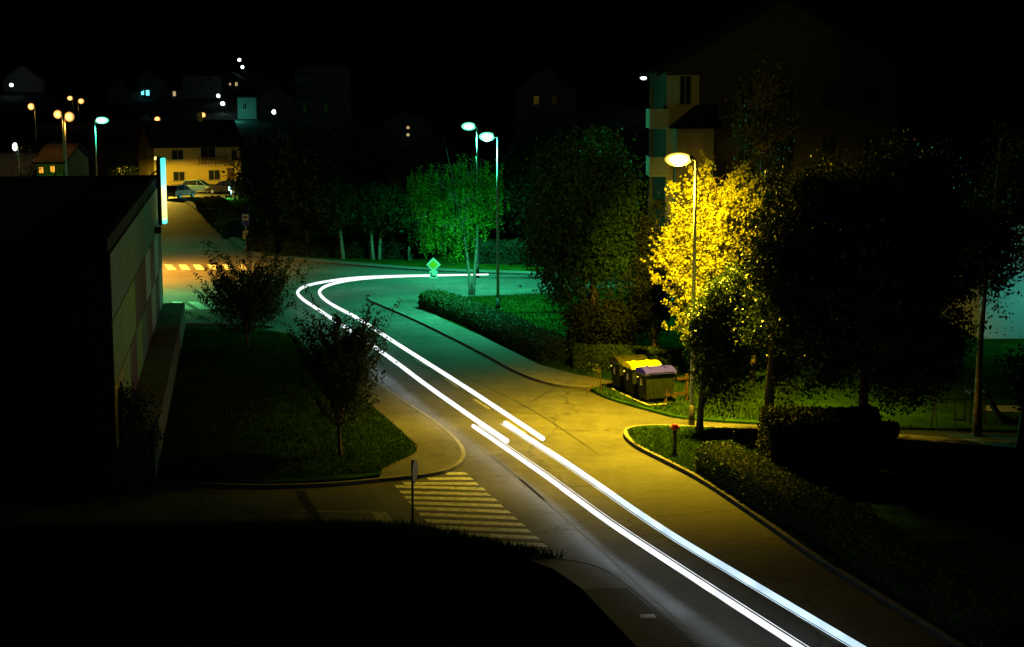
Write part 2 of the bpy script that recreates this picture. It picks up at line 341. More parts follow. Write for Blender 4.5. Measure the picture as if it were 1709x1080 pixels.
def tree(name, label, base, H, blobs, nclus, nleaf, lsize, mleaf, mbark=None, seed=1, trunk_r=0.15, lean=(0, 0), group=None, cat='tree',
         csize=0.45, hang=0.0, weep=0.0, trunks=1, fork=0.35, twig=0.012, aspect=0.6, along=0.0, reach=2.6, rimbias=0.5):
    """blobs: list of (dx, dy, z, rx, ry, rz) ellipsoids in metres from the base"""
    mbark = mbark or M_BARK; rng = np.random.default_rng(seed)
    t = thing(name, label, cat, (base[0], base[1], base[2] if len(base) > 2 else 0.1), 0, group)
    vol = np.array([b[3]*b[4]*b[5] for b in blobs]); vol = vol/vol.sum()
    C = []
    while len(C) < nclus:
        b = blobs[rng.choice(len(blobs), p=vol)]
        d = rng.normal(size=3); d /= np.linalg.norm(d); r = rng.random()**rimbias
        p = np.array([b[0]+d[0]*b[3]*r, b[1]+d[1]*b[4]*r, b[2]+d[2]*b[5]*r])
        nn = mnoise.noise(Vector(p*0.55)+Vector((seed*7.3, 0, 0)))
        if nn < -0.12 and rng.random() < 0.75: continue
        C.append(p)
    C = np.array(C); top = max(b[2]+b[5]*0.55 for b in blobs)
    cxm = float(np.average([b[0] for b in blobs], weights=vol)); cym = float(np.average([b[1] for b in blobs], weights=vol))
    wood = MB(); spines = []
    for k in range(trunks):
        ph = 2*math.pi*k/max(1, trunks)+0.5; sp_ = 0.0 if trunks == 1 else 1
        pts = []
        for i in range(9):
            f = i/8; wob = 0.12*math.sin(f*5+seed+k*2)*H*0.05
            pts.append(Vector((lean[0]*f*H+(cxm-lean[0]*H*0.5)*f**2*0.7+wob+sp_*math.cos(ph)*(0.1+f*H*0.09), lean[1]*f*H+cym*f**2*0.7+sp_*math.sin(ph)*(0.1+f*H*0.07), -0.15+f*(top+0.15))))
        rr = [trunk_r*(1.25 if i == 0 else 1)*(1-0.86*(i/8)**0.9) for i in range(9)]
        wood.tube(pts, rr, 9); spines.append((pts, rr))
    zmin = fork*H*0.8
    tips = []
    for ci, c in enumerate(C):
        c_ = Vector(c); pts, rr = spines[ci % len(spines)]
        # attach lower down the trunk than the cluster
        zt = max(zmin, c_.z-0.35*(Vector((c_.x, c_.y)).length+0.5)-rng.random()*0.4*1.0)
        j = min(range(len(pts)), key=lambda q: abs(pts[q].z-zt)); a = pts[j]
        if ci % max(1, int(nclus/110)) == 0:
            mid = (a+c_)/2+Vector((rng.normal()*.1, rng.normal()*.1, 0.12*(c_-a).length))
            r0 = min(rr[j]*0.6, 0.02+0.012*(c_-a).length)
            q1 = a.lerp(mid, .5)+Vector((rng.normal()*.06, rng.normal()*.06, rng.normal()*.05))
            wood.tube([a, q1, mid, mid.lerp(c_, .55)+Vector((rng.normal()*.05,)*3), c_], [r0, r0*.8, r0*.6, r0*.4, twig], 5, cap=False)
    tr = wood.build('trunk', mbark, t, smooth=True)
    # leaves around the clusters
    n = nleaf; idx = rng.integers(0, len(C), n)
    cs = csize*(0.5+rng.random(len(C)))[:, None]
    off = rng.normal(size=(n, 3))*cs[idx]*0.55
    if weep > 0:
        k = rng.random(n); L_ = weep*(0.4+0.6*rng.random(len(C)))
        strand = rng.integers(0, 6, n); sx = rng.normal(size=(len(C), 6, 2))*csize*0.55
        off = np.column_stack([sx[idx, strand, 0]+rng.normal(size=n)*0.05, sx[idx, strand, 1]+rng.normal(size=n)*0.05, -k*L_[idx]+rng.normal(size=n)*0.05])
    pts = C[idx]+off
    reach_ = reach
    if along > 0:                          # shoots that grow outwards past the cluster, leaves strung along them
        S = np.array([[sp_i.x, sp_i.y, sp_i.z] for sp_i in (spines[0][0][min(range(9), key=lambda q: abs(spines[0][0][q].z-max(zmin, c[2]-1.2*np.hypot(c[0], c[1]))))] for c in C)])
        D = C-S; LN = np.linalg.norm(D, axis=1)[:, None]+1e-6; D = D/LN
        D[:, 2] += 0.25; ex = csize*(1.2+reach_*rng.random((len(C), 1))**2)
        E = C+D*ex; na = int(n*along); ia = rng.integers(0, len(C), na); u = rng.random((na, 1))**0.75
        q = (S+(C-S)*0.45)[ia]*(1-u)+E[ia]*u
        pts[:na] = q+rng.normal(size=(na, 3))*csize*0.2
    leaf_mesh('crown', pts, lsize, mleaf, t, seed, hang, aspect)
    return t

def tree_px(name, label, bx, by, x0, x1, ytop, ybot, **kw):
    """one tree from its base pixel and the pixel box of its crown"""
    X, Y = G(bx, by, 0.1); s = F/Y
    def zz(py): return P(bx, py, Y).z-0.1
    zt, zb = zz(ytop), zz(ybot); xl = P(x0, by, Y).x-X; xr = P(x1, by, Y).x-X
    cx_ = (xl+xr)/2; rx = (xr-xl)/2; cz = (zt+zb)/2; rz_ = (zt-zb)/2; ry = kw.pop('ry', rx*0.85)
    rng = random.Random(kw.get('seed', 1)); bl = [(cx_, 0, cz, rx*0.72, ry*0.72, rz_*0.85)]
    for k in range(kw.pop('nb', 7)):
        a = rng.uniform(0, 6.28); e = rng.uniform(-0.8, 0.9); q = rng.uniform(.45, .62)
        bl.append((cx_+math.cos(a)*math.cos(e)*rx*q, math.sin(a)*math.cos(e)*ry*q, cz+math.sin(e)*rz_*q*1.05, rx*rng.uniform(.34, .46), ry*rng.uniform(.34, .46), rz_*rng.uniform(.3, .42)))
    return tree(name, label, (X, Y, 0.1), zt, kw.pop('blobs', bl), **kw)

# two small street trees on the left lawn
tree_px('plum_tree', 'small spreading tree on the lawn nearest the zebra crossing', 568, 762, 472, 672, 500, 722, along=0.8, reach=5, nb=12, nclus=170, nleaf=20000, lsize=0.10, mleaf=M_LEAF_P, seed=3, trunk_r=0.075, csize=0.26, fork=0.3, twig=0.008, ry=1.6, group='small trees on the left lawn', rimbias=0.6)
tree_px('plum_tree', 'small spreading tree on the lawn in front of the far zebra crossing', 412, 583, 316, 506, 425, 580, along=0.8, reach=5, nb=12, nclus=170, nleaf=18000, lsize=0.12, mleaf=M_LEAF_P, seed=8, trunk_r=0.08, csize=0.32, fork=0.25, twig=0.009, ry=2.3, group='small trees on the left lawn', rimbias=0.6)
tree_px('shrub', 'sparse dark shrub beside the low wall of the flat-roofed building', 215, 800, 140, 268, 628, 800, nclus=120, nleaf=3500, lsize=0.12, mleaf=M_LEAF_G, seed=5, trunk_r=0.03, csize=0.3, fork=0.05, trunks=3, cat='shrub')
# birches behind the junction
for i, (bx, by, x0, x1, yt, yb, lab, ln) in enumerate((
        (572, 432, 508, 612, 278, 385, 'slim birch with a leaning pale trunk, leftmost of the row behind the verge', -.06),
        (622, 433, 590, 655, 288, 385, 'slim birch with a pale straight trunk, left of the close pair behind the verge', -.03),
        (633, 433, 618, 690, 296, 390, 'slim birch with a pale straight trunk, right of the close pair behind the verge', .04),
        (684, 434, 662, 735, 300, 410, 'birch with a dim greyish trunk between the pair and the sign', 0.0))):
    tree_px('birch_tree', lab, bx, by, x0, x1, yt, yb, nclus=150, nleaf=7000, lsize=0.2, mleaf=M_LEAF_B, mbark=M_BIRCH, seed=20+i, trunk_r=0.14, csize=0.7, fork=0.4, lean=(ln, 0), weep=1.2, group='birches behind the verge')
for i, (bx, by, x0, x1, yt, yb, lab) in enumerate((
        (515, 428, 470, 560, 200, 400, 'tall dark tree left of the birches, in front of the apartment block'),
        (450, 410, 395, 505, 200, 390, 'broad black tree between the yellow house and the apartment block'),
        (735, 420, 640, 830, 215, 400, 'large black tree behind the green lit birch'),
        (600, 415, 540, 670, 205, 330, 'dark tree rising behind the birch pair'),
        (880, 430, 820, 960, 205, 400, 'dark tree behind the tall street lamp pole'),
        (1010, 440, 930, 1090, 190, 420, 'dark tree in front of the gabled house on the hill'))):
    tree_px('dark_tree', lab, bx, by, x0, x1, yt, yb, nclus=260, nleaf=9000, lsize=0.32, mleaf=M_LEAF_D, seed=40+i, trunk_r=0.25, csize=0.9, fork=0.3, group='dark trees in the background')
# the weeping birch lit green by the lamps
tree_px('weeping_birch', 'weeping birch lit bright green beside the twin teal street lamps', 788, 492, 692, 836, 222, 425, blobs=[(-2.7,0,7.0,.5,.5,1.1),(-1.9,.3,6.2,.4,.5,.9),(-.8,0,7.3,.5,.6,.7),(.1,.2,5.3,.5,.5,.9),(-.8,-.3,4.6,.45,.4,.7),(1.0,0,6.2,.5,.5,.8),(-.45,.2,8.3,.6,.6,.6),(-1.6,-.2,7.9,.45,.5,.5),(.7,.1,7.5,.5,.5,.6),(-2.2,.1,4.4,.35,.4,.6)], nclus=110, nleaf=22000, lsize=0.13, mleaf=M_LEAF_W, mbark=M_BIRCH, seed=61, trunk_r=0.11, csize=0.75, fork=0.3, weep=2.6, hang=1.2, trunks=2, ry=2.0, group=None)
# big tree right of the lamp pole
tree_px('broad_tree', 'huge broad tree with a green lit left flank right of the lamp pole', 992, 596, 846, 1100, 180, 560, nclus=800, nleaf=48000, lsize=0.17, mleaf=M_LEAF_T, seed=71, trunk_r=0.25, csize=0.55, fork=0.25, nb=10, ry=3.2)
tree_px('low_tree', 'low drooping tree under the huge broad tree above the clipped hedge', 1010, 604, 925, 1100, 492, 590, nclus=260, nleaf=15000, lsize=0.16, mleaf=M_LEAF_D, seed=72, trunk_r=0.1, csize=0.4, fork=0.35, ry=1.4)
# trees around the yellow lamp
tree_px('dark_tree', 'narrow dark tree between the huge broad tree and the autumn maple', 1093, 608, 1052, 1136, 305, 585, nclus=260, nleaf=17000, lsize=0.15, mleaf=M_LEAF_D, seed=73, trunk_r=0.12, csize=0.45, fork=0.2, group='dark trees in the background', ry=1.2)
tree_px('autumn_maple', 'autumn maple with glowing yellow leaves right behind the lit lamp', 1204, 656, 1072, 1300, 238, 615, along=0.5, reach=3.5, nclus=300, nleaf=30000, lsize=0.12, mleaf=M_LEAF_Y, seed=81, trunk_r=0.13, csize=0.24, fork=0.25, nb=9, ry=1.7, aspect=0.85, rimbias=0.6)
tree_px('linden_tree', 'small dense green tree with a bare trunk at the foot of the yellow lamp', 1166, 724, 1128, 1285, 425, 706, nclus=380, nleaf=26000, lsize=0.12, mleaf=M_LEAF_G, seed=82, trunk_r=0.14, csize=0.3, fork=0.2, ry=1.0, nb=7)
tree_px('dark_linden', 'large dark leafy tree between the lamp tree and the hedge block', 1278, 742, 1185, 1510, 200, 722, nclus=1000, nleaf=90000, lsize=0.13, mleaf=M_LEAF_G, seed=83, trunk_r=0.2, csize=0.42, fork=0.2, nb=10, ry=2.3)
tree_px('dark_linden', 'large dark leafy tree reaching over the bush beside the playground', 1437, 752, 1330, 1665, 175, 728, nclus=900, nleaf=85000, lsize=0.13, mleaf=M_LEAF_G, seed=84, trunk_r=0.2, csize=0.42, fork=0.2, nb=10, ry=2.3)
tree_px('mottled_birch', 'birch with a mottled pale trunk left of the playground slide', 1632, 722, 1560, 1760, 150, 575, nclus=200, nleaf=9000, lsize=0.16, mleaf=M_LEAF_D, mbark=mat('mottled_bark', (.16,.12,.08), .9, .85, 4), seed=85, trunk_r=0.15, csize=0.5, fork=0.6)
tree_px('pine_tree', 'dark tree trunk cut by the right edge of the photo', 1704, 745, 1655, 1790, 560, 690, nclus=80, nleaf=3500, lsize=0.14, mleaf=M_LEAF_D, seed=86, trunk_r=0.16, csize=0.35, fork=0.25)
tree_px('tall_birch', 'tall faint birch with bare pale stems behind the autumn maple', 1258, 640, 1210, 1330, 70, 300, nclus=130, nleaf=5000, lsize=0.14, mleaf=M_LEAF_D, mbark=mat('mottled_bark', (.16,.12,.08), .9, .85, 4), seed=87, trunk_r=0.12, csize=0.5, fork=0.55)
tree_px('sapling', 'thin staked sapling on the grass left of the bins', 998, 655, 985, 1010, 598, 640, nclus=8, nleaf=60, lsize=0.08, mleaf=M_LEAF_P, seed=88, trunk_r=0.02, csize=0.15, fork=0.4, nb=1)

def hedge(name, label, pts, wd, h, n, lsize, seed, m=None, group=None, cat='hedge', base=0.1):
    """pts: ground polyline of the hedge's centre line"""
    m = m or M_HEDGE; o0 = Vector(pts[0]); rng = np.random.default_rng(seed)
    t = thing(name, label, cat, (o0.x, o0.y, base), 0, group)
    P_ = [Vector(p)-o0 for p in pts]; seg = [(P_[i+1]-P_[i]).length for i in range(len(P_)-1)]; tot = sum(seg)
    core = MB(); ns = max(6, int(tot/0.6)); rows = []
    def at(s):
        for i, l in enumerate(seg):
            if s <= l or i == len(seg)-1:
                d = (P_[i+1]-P_[i]).normalized(); return P_[i]+d*s, Vector((-d.y, d.x))
            s -= l
    prof = [(-1, 0), (-1.02, .55), (-.9, .88), (-.5, 1), (.5, 1), (.9, .88), (1.02, .55), (1, 0)]
    for i in range(ns+1):
        s = tot*i/ns; p, q = at(s); row = []
        for a, b in prof:
            k = 0.86+0.14*mnoise.noise(Vector((s*.8, a*2, b*3+seed)))
            row.append((p.x+q.x*a*wd/2*k, p.y+q.y*a*wd/2*k, b*h*(0.93+0.07*mnoise.noise(Vector((s*.5, a, seed))))))
        rows.append(row); core.v += row
    np_ = len(prof)
    for i in range(ns):
        for k in range(np_-1): core.f.append((i*np_+k, (i+1)*np_+k, (i+1)*np_+k+1, i*np_+k+1)); core.mi.append(0)
    core.f.append(tuple(range(np_))); core.f.append(tuple(range(ns*np_+np_-1, ns*np_-1, -1))); core.mi += [0, 0]
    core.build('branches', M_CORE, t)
    A = np.array(rows); i = rng.integers(0, ns, n); k = rng.choice(np_-1, n, p=np.array([.2,.14,.08,.16,.08,.14,.2])); u = rng.random((n, 1)); v = rng.random((n, 1))
    pt = (A[i, k]*(1-u)+A[i+1, k]*u)*(1-v)+(A[i, k+1]*(1-u)+A[i+1, k+1]*u)*v
    for e in (0, ns):                      # the two ends
        ne = n//max(6, ns)*2
        k2 = rng.random((ne, 1)); kk = rng.integers(0, 3, ne)
        a, b = A[e, kk], A[e, np_-1-kk]; a2, b2 = A[e, kk+1], A[e, np_-2-kk]; v2 = rng.random((ne, 1))
        pt = np.vstack([pt, (a*(1-k2)+b*k2)*(1-v2)+(a2*(1-k2)+b2*k2)*v2])
    pt = pt+rng.normal(size=pt.shape)*np.array([.05, .05, .05])
    leaf_mesh('foliage', pt, lsize, m, t, seed)
    return t
hedge('hedge', 'long rounded hedge lit green along the back of the right pavement', smooth_pts(gp([(722,516),(760,528),(820,552),(880,583),(935,606)])), 1.9, 0.95, 26000, 0.11, 101)
hedge('hedge', 'clipped hedge strip just behind the bins', gp([(962,617),(1045,618),(1132,622)]), 1.6, 0.95, 14000, 0.1, 102)
hedge('hedge', 'low hedge bordering the road downhill from the red-topped post', smooth_pts(gp([(1196,790),(1240,815),(1310,862),(1400,905),(1520,985),(1700,1095)])), 1.7, 0.95, 40000, 0.085, 103)
hedge('hedge', 'tall clipped dark hedge block under the large dark trees', gp([(1278,803),(1452,803)]), 2.6, 2.35, 13000, 0.12, 104, m=M_LEAF_D)
hedge('bush', 'rounded dark bush standing alone right of the tall hedge block', gp([(1470,760),(1492,761)]), 1.0, 1.05, 2600, 0.1, 105, m=M_LEAF_D, cat='bush')
hedge('hedge', 'tall hedge right behind the bus stop sign', gp([(424,420),(470,423)]), 2.0, 1.9, 3500, 0.22, 106, m=M_LEAF_D)
hedge('hedge', 'long lower hedge behind the birches', gp([(478,428),(560,430),(690,434)]), 1.8, 1.35, 7000, 0.2, 107, m=M_LEAF_D)
hedge('hedge', 'hedge beside the upper street below the parked cars', gp([(352,352),(400,398)]), 3.0, 1.4, 4500, 0.22, 108, m=M_LEAF_D)
hedge('hedge', 'dark hedge behind the priority sign along the side street', gp([(800,440),(1000,446)]), 2.0, 1.6, 4500, 0.2, 109, m=M_LEAF_D)

# ivy-clad stump and grass blades
def in_poly(pts, poly):
    x, y = pts[:, 0], pts[:, 1]; ins = np.zeros(len(pts), bool); n = len(poly)
    for i in range(n):
        x1, y1 = poly[i]; x2, y2 = poly[(i+1) % n]
        c = ((y1 > y) != (y2 > y)) & (x < (x2-x1)*(y-y1)/(y2-y1+1e-12)+x1); ins ^= c
    return ins
def blades(name, poly, n, z, h, seed):
    rng = np.random.default_rng(seed); A = np.array(poly); lo, hi = A.min(0), A.max(0)
    p = lo+(hi-lo)*rng.random((n*3, 2)); p = p[in_poly(p, poly)][:n]; n = len(p)
    a = rng.random(n)*6.283; hh = h*(0.5+rng.random(n)); w_ = 0.02+0.02*rng.random(n); le = rng.normal(size=(n, 2))*h*0.5
    v = np.empty((n, 3, 3)); v[:, 0] = np.column_stack([p[:, 0]-np.cos(a)*w_, p[:, 1]-np.sin(a)*w_, np.full(n, z)])
    v[:, 1] = np.column_stack([p[:, 0]+np.cos(a)*w_, p[:, 1]+np.sin(a)*w_, np.full(n, z)]); v[:, 2] = np.column_stack([p[:, 0]+le[:, 0], p[:, 1]+le[:, 1], z+hh])
    me = bpy.data.meshes.new(name); me.vertices.add(3*n); me.vertices.foreach_set('co', v.ravel()); me.loops.add(3*n)
    me.loops.foreach_set('vertex_index', np.arange(3*n, dtype=np.int32)); me.polygons.add(n)
    me.polygons.foreach_set('loop_start', np.arange(0, 3*n, 3, dtype=np.int32)); me.polygons.foreach_set('loop_total', np.full(n, 3, dtype=np.int32))
    me.update(calc_edges=True); me.materials.append(M_BLADE); o = bpy.data.objects.new(name, me); COL.objects.link(o); return o
tag(blades('grass', gp([(240,798),(450,806),(630,795),(690,764),(698,752),(640,700),(560,640),(500,590),(470,560),(312,552),(300,600)]), 60000, 0.11, 0.09, 1), 'short mown grass of the left lawn', 'grass', kind='stuff')
tag(blades('grass', gp([(1045,722),(1060,748),(1110,772),(1165,800),(1260,860),(1400,960),(1480,800),(1330,730),(1150,720)]), 34000, 0.12, 0.09, 2), 'short grass round the red-topped post', 'grass', kind='stuff')
tag(blades('grass', gp([(990,656),(1012,666),(1080,684),(1140,700),(1330,710),(1330,645),(1030,645)]), 14000, 0.1, 0.11, 3), 'grass verge round the bins', 'grass', kind='stuff')
tag(blades('grass', gp([(1100,478),(790,500),(716,508),(740,534),(830,572),(960,626),(1100,600)]), 24000, 0.1, 0.11, 4), 'grass behind the right pavement hedge', 'grass', kind='stuff')

ne_ = [Vector(p) for p in K_NEAR if -25 < p[0] < 1.5 and 30 < p[1] < 50]
fr_ = [tuple(p) for p in ne_]+[(p.x-.42*min(1, (p-ne_[0]).length/5), p.y-.9*min(1, (p-ne_[0]).length/5)) for p in reversed(ne_)]
tag(blades('grass', fr_, 26000, 0.11, 0.26, 5), 'tall dark grass along the near edge of the side road', 'grass', kind='stuff')
# ------------------------------------------------------------------ street lamps
def bowl_mat(col, e, hr, gv=.21):
    key = 'lamp_glass_%d_%d_%d_%d' % (col[0]*99, col[1]*99, e, hr*100+gv*1e4)
    if key in MATS: return MATS[key]
    m = bpy.data.materials.new(key); m.use_nodes = True; n = m.node_tree; L = n.links; b = n.nodes['Principled BSDF']; MATS[key] = m
    tc = n.nodes.new('ShaderNodeTexCoord'); mp = n.nodes.new('ShaderNodeVectorMath'); mp.operation = 'MULTIPLY'; mp.inputs[1].default_value = (1/hr, 0, 1/gv)
    ln = n.nodes.new('ShaderNodeVectorMath'); ln.operation = 'LENGTH'; r = n.nodes.new('ShaderNodeMapRange')
    r.inputs['From Min'].default_value = 0.3; r.inputs['From Max'].default_value = 1.0; r.inputs['To Min'].default_value = e; r.inputs['To Max'].default_value = 0.7
    r.interpolation_type = 'SMOOTHERSTEP'
    L.new(tc.outputs['Object'], mp.inputs[0]); L.new(mp.outputs[0], ln.inputs[0]); L.new(ln.outputs['Value'], r.inputs['Value']); L.new(r.outputs[0], b.inputs['Emission Strength'])
    b.inputs['Emission Color'].default_value = tuple(.06+.94*c for c in col)+(1,); b.inputs['Base Color'].default_value = (.5, .5, .5, 1)
    return m
def street_lamp(label, x, y, z0, h, arm, col, power, head=0.9, pole_r=0.085, bowl_e=30, ang=math.pi, group='street lamps', emat=None, pmat=None, cone=142, blend=0.75, gv=.21, tilt=0, side=0, omni=0):
    t = thing('street_lamp', label, 'street lamp', (x, y, z0), ang, group)
    m = MB(); m.tube([(0,0,0),(0,0,0.9)], [pole_r*1.35, pole_r*1.3], 12); m.build('base', M_DMETAL, t, smooth=True)
    m = MB(); m.tube([(0,0,0.9),(0,0,h-0.5),(0,0,h-0.05)], [pole_r, pole_r*.62, pole_r*.6], 12)
    m.tube([(0,0,h-0.12),(arm*.5,0,h+0.0),(arm,0,h+0.02)], pole_r*.45, 8); m.build('pole', pmat or M_METAL, t, smooth=True)
    m = MB(); m.ell((arm+head*.12, 0, h+0.03), (head*.2, .13, .12), 14, 8)
    hd = m.build('lamp_head', M_METAL, t, smooth=True)
    m = MB(); m.ell((0, 0, 0), (head*.5, .2, gv), 20, 12)
    m.build('lamp_glass', bowl_mat(col, bowl_e, head*.5, gv), hd, (arm+head*.5, 0, h), smooth=True)
    if power: light('lamp_light', (arm+head*.5, 0, h-0.34), power, col, t, 0.12, 'SPOT' if cone < 180 else 'POINT', cone, blend).rotation_euler = (0, -R(tilt), 0)
    if omni: light('lamp_glow_light', (arm+head*.5, 0, h-0.3), omni, col, t, 0.15)
    if side:
        sd = light('lamp_side_light', (arm+head*.5, 0, h-0.36), side[0], col, t, 0.12, 'SPOT', side[2], .8)
        sd.rotation_mode = 'QUATERNION'; sd.rotation_quaternion = Matrix.Rotation(-ang, 4, 'Z').to_quaternion() @ Vector(side[1]).to_track_quat('-Z', 'Y')
    return t
def lamp_px(label, pole_px, base_py, top_py, arm, col, power, **kw):
    X, Y = G(pole_px, base_py, 0.0); h = P(pole_px, top_py, Y).z
    return street_lamp(label, X, Y, 0.0, h, arm, col, power, **kw)
lamp_px('street lamp glowing yellow over the road in front of the autumn maple', 1154, 716, 266, 0.12, YEL, 33000, head=1.0, gv=.24, bowl_e=20, cone=124, blend=1.0, tilt=2, omni=1100, side=(17000, (1.8, 7, -3.5), 56))
lamp_px('street lamp glowing teal, nearer and lower of the twin lamps by the green birch', 831, 525, 228, 0.12, GRN, 12500, head=.9, gv=.24, bowl_e=16, cone=142, blend=1.0, omni=900, side=(16000, (4.3, -9.2, -1.3), 30))
lamp_px('street lamp glowing teal, farther and higher of the twin lamps by the green birch', 797, 464, 211, 0.05, GRN, 15000, head=.95, gv=.26, bowl_e=16, cone=156, blend=1.0)
def far_lamp(label, px, py, Y, col, power, arm=0.02, head=0.8, e=30, ang=math.pi, pmat=None, pole_r=0.09, cone=142):
    if Y > 230: power *= 0.2
    p = P(px, py, Y); g = gz(Y)
    return street_lamp(label, p.x, Y, g, p.z-g, arm, col, power, head=head, bowl_e=e, ang=ang, pmat=pmat, pole_r=pole_r, cone=cone, gv=.26 if Y < 125 else .40)
far_lamp('street lamp glowing orange at the far left', 58, 178, 189, ORG, 1500, e=4)
far_lamp('street lamp glowing orange, lower left of the cluster beyond the flat roof', 104, 191, 150, ORG, 3500, e=4, cone=170)
far_lamp('street lamp glowing orange with a brightly lit pinkish pole beyond the flat roof', 107, 195, 131, ORG, 3500, e=4, cone=170, ang=0, pmat=mat('pale_pole', (.75,.7,.68), .5, .1))
far_lamp('street lamp glowing orange, topmost of the cluster beyond the flat roof', 122, 164, 280, ORG, 1500, e=4, head=1.0, pole_r=.12)
far_lamp('street lamp glowing orange, second highest of the cluster beyond the flat roof', 130, 169, 240, ORG, 1500, e=4, ang=0, head=.9)
far_lamp('street lamp glowing teal above the far left street', 158, 201, 122, GRN, 2200, e=24, ang=0, head=1.05, cone=160)
far_lamp('street lamp glowing orange above the left end of the yellow house roof', 268, 199, 240, ORG, 1500, e=4, head=.9)
far_lamp('street lamp glowing orange above the middle of the yellow house roof', 344, 192, 246, ORG, 1500, e=4, head=1.0)
far_lamp('street lamp glowing white on the hillside left of the teal wall, nearer one', 376, 173, 300, WHT, 500, e=30, head=.9)
far_lamp('street lamp glowing white on the hillside left of the teal wall, upper one', 368, 160, 320, WHT, 300, e=20, head=.8)
far_lamp('street lamp glowing white on the hillside right of the teal wall', 461, 187, 262, WHT, 150, e=30, head=.7)
far_lamp('street lamp glowing white on a pole left of the far right apartment balcony', 1080, 130, 300, WHT, 200, e=30, head=1.3)
far_lamp('street lamp glowing white below the gabled white house at far left', 23, 142, 335, WHT, 500, e=25, head=.9)
far_lamp('street lamp glowing white just above the flat roof at far left', 30, 245, 150, WHT, 60, e=25, head=.5)
far_lamp('street lamp glowing white, highest on the dark hill', 403, 100, 370, WHT, 0, e=12, head=.9)
far_lamp('street lamp glowing white, just below the highest one on the dark hill', 408, 112, 350, WHT, 0, e=10, head=.8)
# orange lamp hidden behind the flat building that lights the upper street
X, Y = G(238, 452); street_lamp('street lamp hidden behind the flat-roofed building', X, Y, 0, 5.5, 0.2, (1, .42, .04), 13000, ang=0, cone=150, blend=.6)
q = P(267, 340, 183); street_lamp('unseen low lamp added behind the illuminated sign to light the yellow house', q.x, 183, 0, 4.0, 0.1, (1, .66, .05), 11000, cone=178, blend=.1, head=.4, bowl_e=8)  # unseen lamp, added to light the front and gable of the yellow house
q = P(386, 314, 174); street_lamp('low teal lamp added beside the dark parked car to light the silver one', q.x, 174, 0, q.z, 0.02, (.3, 1, .95), 420, cone=180, head=.3, bowl_e=8, pole_r=.04)  # added lamp, throws teal light on the side of the silver car

q = P(240, 300, 96); street_lamp('low teal lamp hidden behind the flat-roofed building near its far crossing', q.x, 96, 0, 5.3, .1, (.2, 1, .3), 3600, cone=150, ang=0)
# ------------------------------------------------------------------ light trails of passing cars (glowing streaks at headlight height)
def streak(name, col, e):
    m = bpy.data.materials.new(name); m.use_nodes = True; n = m.node_tree; L = n.links; n.nodes.remove(n.nodes['Principled BSDF'])
    em = n.nodes.new('ShaderNodeEmission'); tr = n.nodes.new('ShaderNodeBsdfTransparent'); ad = n.nodes.new('ShaderNodeAddShader')
    tc = n.nodes.new('ShaderNodeTexCoord'); nz = n.nodes.new('ShaderNodeTexNoise'); nz.inputs['Scale'].default_value = 0.9; nz.inputs['Detail'].default_value = 3
    mr = n.nodes.new('ShaderNodeMapRange'); mr.inputs['From Min'].default_value = .3; mr.inputs['From Max'].default_value = .7; mr.inputs['To Min'].default_value = e*.72; mr.inputs['To Max'].default_value = e*1.3
    em.inputs['Color'].default_value = tuple(col)+(1,)
    L.new(tc.outputs['Object'], nz.inputs['Vector']); L.new(nz.outputs['Fac'], mr.inputs['Value']); L.new(mr.outputs[0], em.inputs['Strength'])
    L.new(em.outputs[0], ad.inputs[0]); L.new(tr.outputs[0], ad.inputs[1]); L.new(ad.outputs[0], n.nodes['Material Output'].inputs['Surface']); return m
M_TRAIL = streak('headlight_streak', (0.90, 0.96, 1.0), 0.62)
M_TRAILB = streak('headlight_streak_blue', (0.60, 0.83, 1.0), 0.6)
def catmull(p, n=8):
    out = []
    for i in range(len(p)-1):
        p0, p1, p2, p3 = p[max(i-1, 0)], p[i], p[i+1], p[min(i+2, len(p)-1)]
        for k in range(n):
            t = k/n; out.append(tuple(0.5*((2*p1[j])+(-p0[j]+p2[j])*t+(2*p0[j]-5*p1[j]+4*p2[j]-p3[j])*t*t+(-p0[j]+3*p1[j]-3*p2[j]+p3[j])*t**3) for j in range(2)))
    out.append(tuple(p[-1])); return out
def trail(label, px, r, m, strands=(), taper=1.0):
    pts = catmull([G(x, y, 0.65) for x, y in px], 8); o0 = pts[0]
    nn_ = len(pts); mb = MB(); mb.tube([(x-o0[0], y-o0[1], 0) for x, y in pts], [r*(taper+(1-taper)*min(1, i/(nn_*.4))) for i in range(nn_)], 10)
    for dx, dz, rr in strands: mb.tube([(x-o0[0]+dx, y-o0[1], dz) for x, y in pts], rr, 6)
    o = mb.build('light_trail', m, None, (o0[0], o0[1], 0.65), smooth=True)
    return tag(o, label, 'light trail', 'light trails of passing cars')
trail('white headlight trail sweeping round the outside of the bend, left of its pair', [(815,458),(740,459),(660,460.5),(600,463),(550,469),(512,477),(497,487),(505,499),(530,516),(600,562),(660,604),(708,640),(780,691),(846,736)], 0.085, M_TRAIL, taper=.4)
trail('white headlight trail sweeping round the inside of the bend, right of its pair', [(815,458.3),(740,459.8),(660,462),(600,466),(560,472.5),(538,481),(534,491),(552,507),(600,533),(660,572),(767,640),(840,688),(906,732)], 0.085, M_TRAIL, taper=.4)
trail('white headlight trail running to the bottom edge, left of the nearer pair', [(790,711),(900,787),(960,831),(1028,880),(1180,980),(1334,1080),(1500,1188)], 0.072, M_TRAIL, [(.16, .03, .008)])
trail('bluish headlight trail running to the bottom edge, right of the nearer pair', [(843,706),(900,743),(960,782),(1102,880),(1260,976),(1435,1080),(1600,1178)], 0.08, M_TRAILB, [(-.17, -.02, .008)])
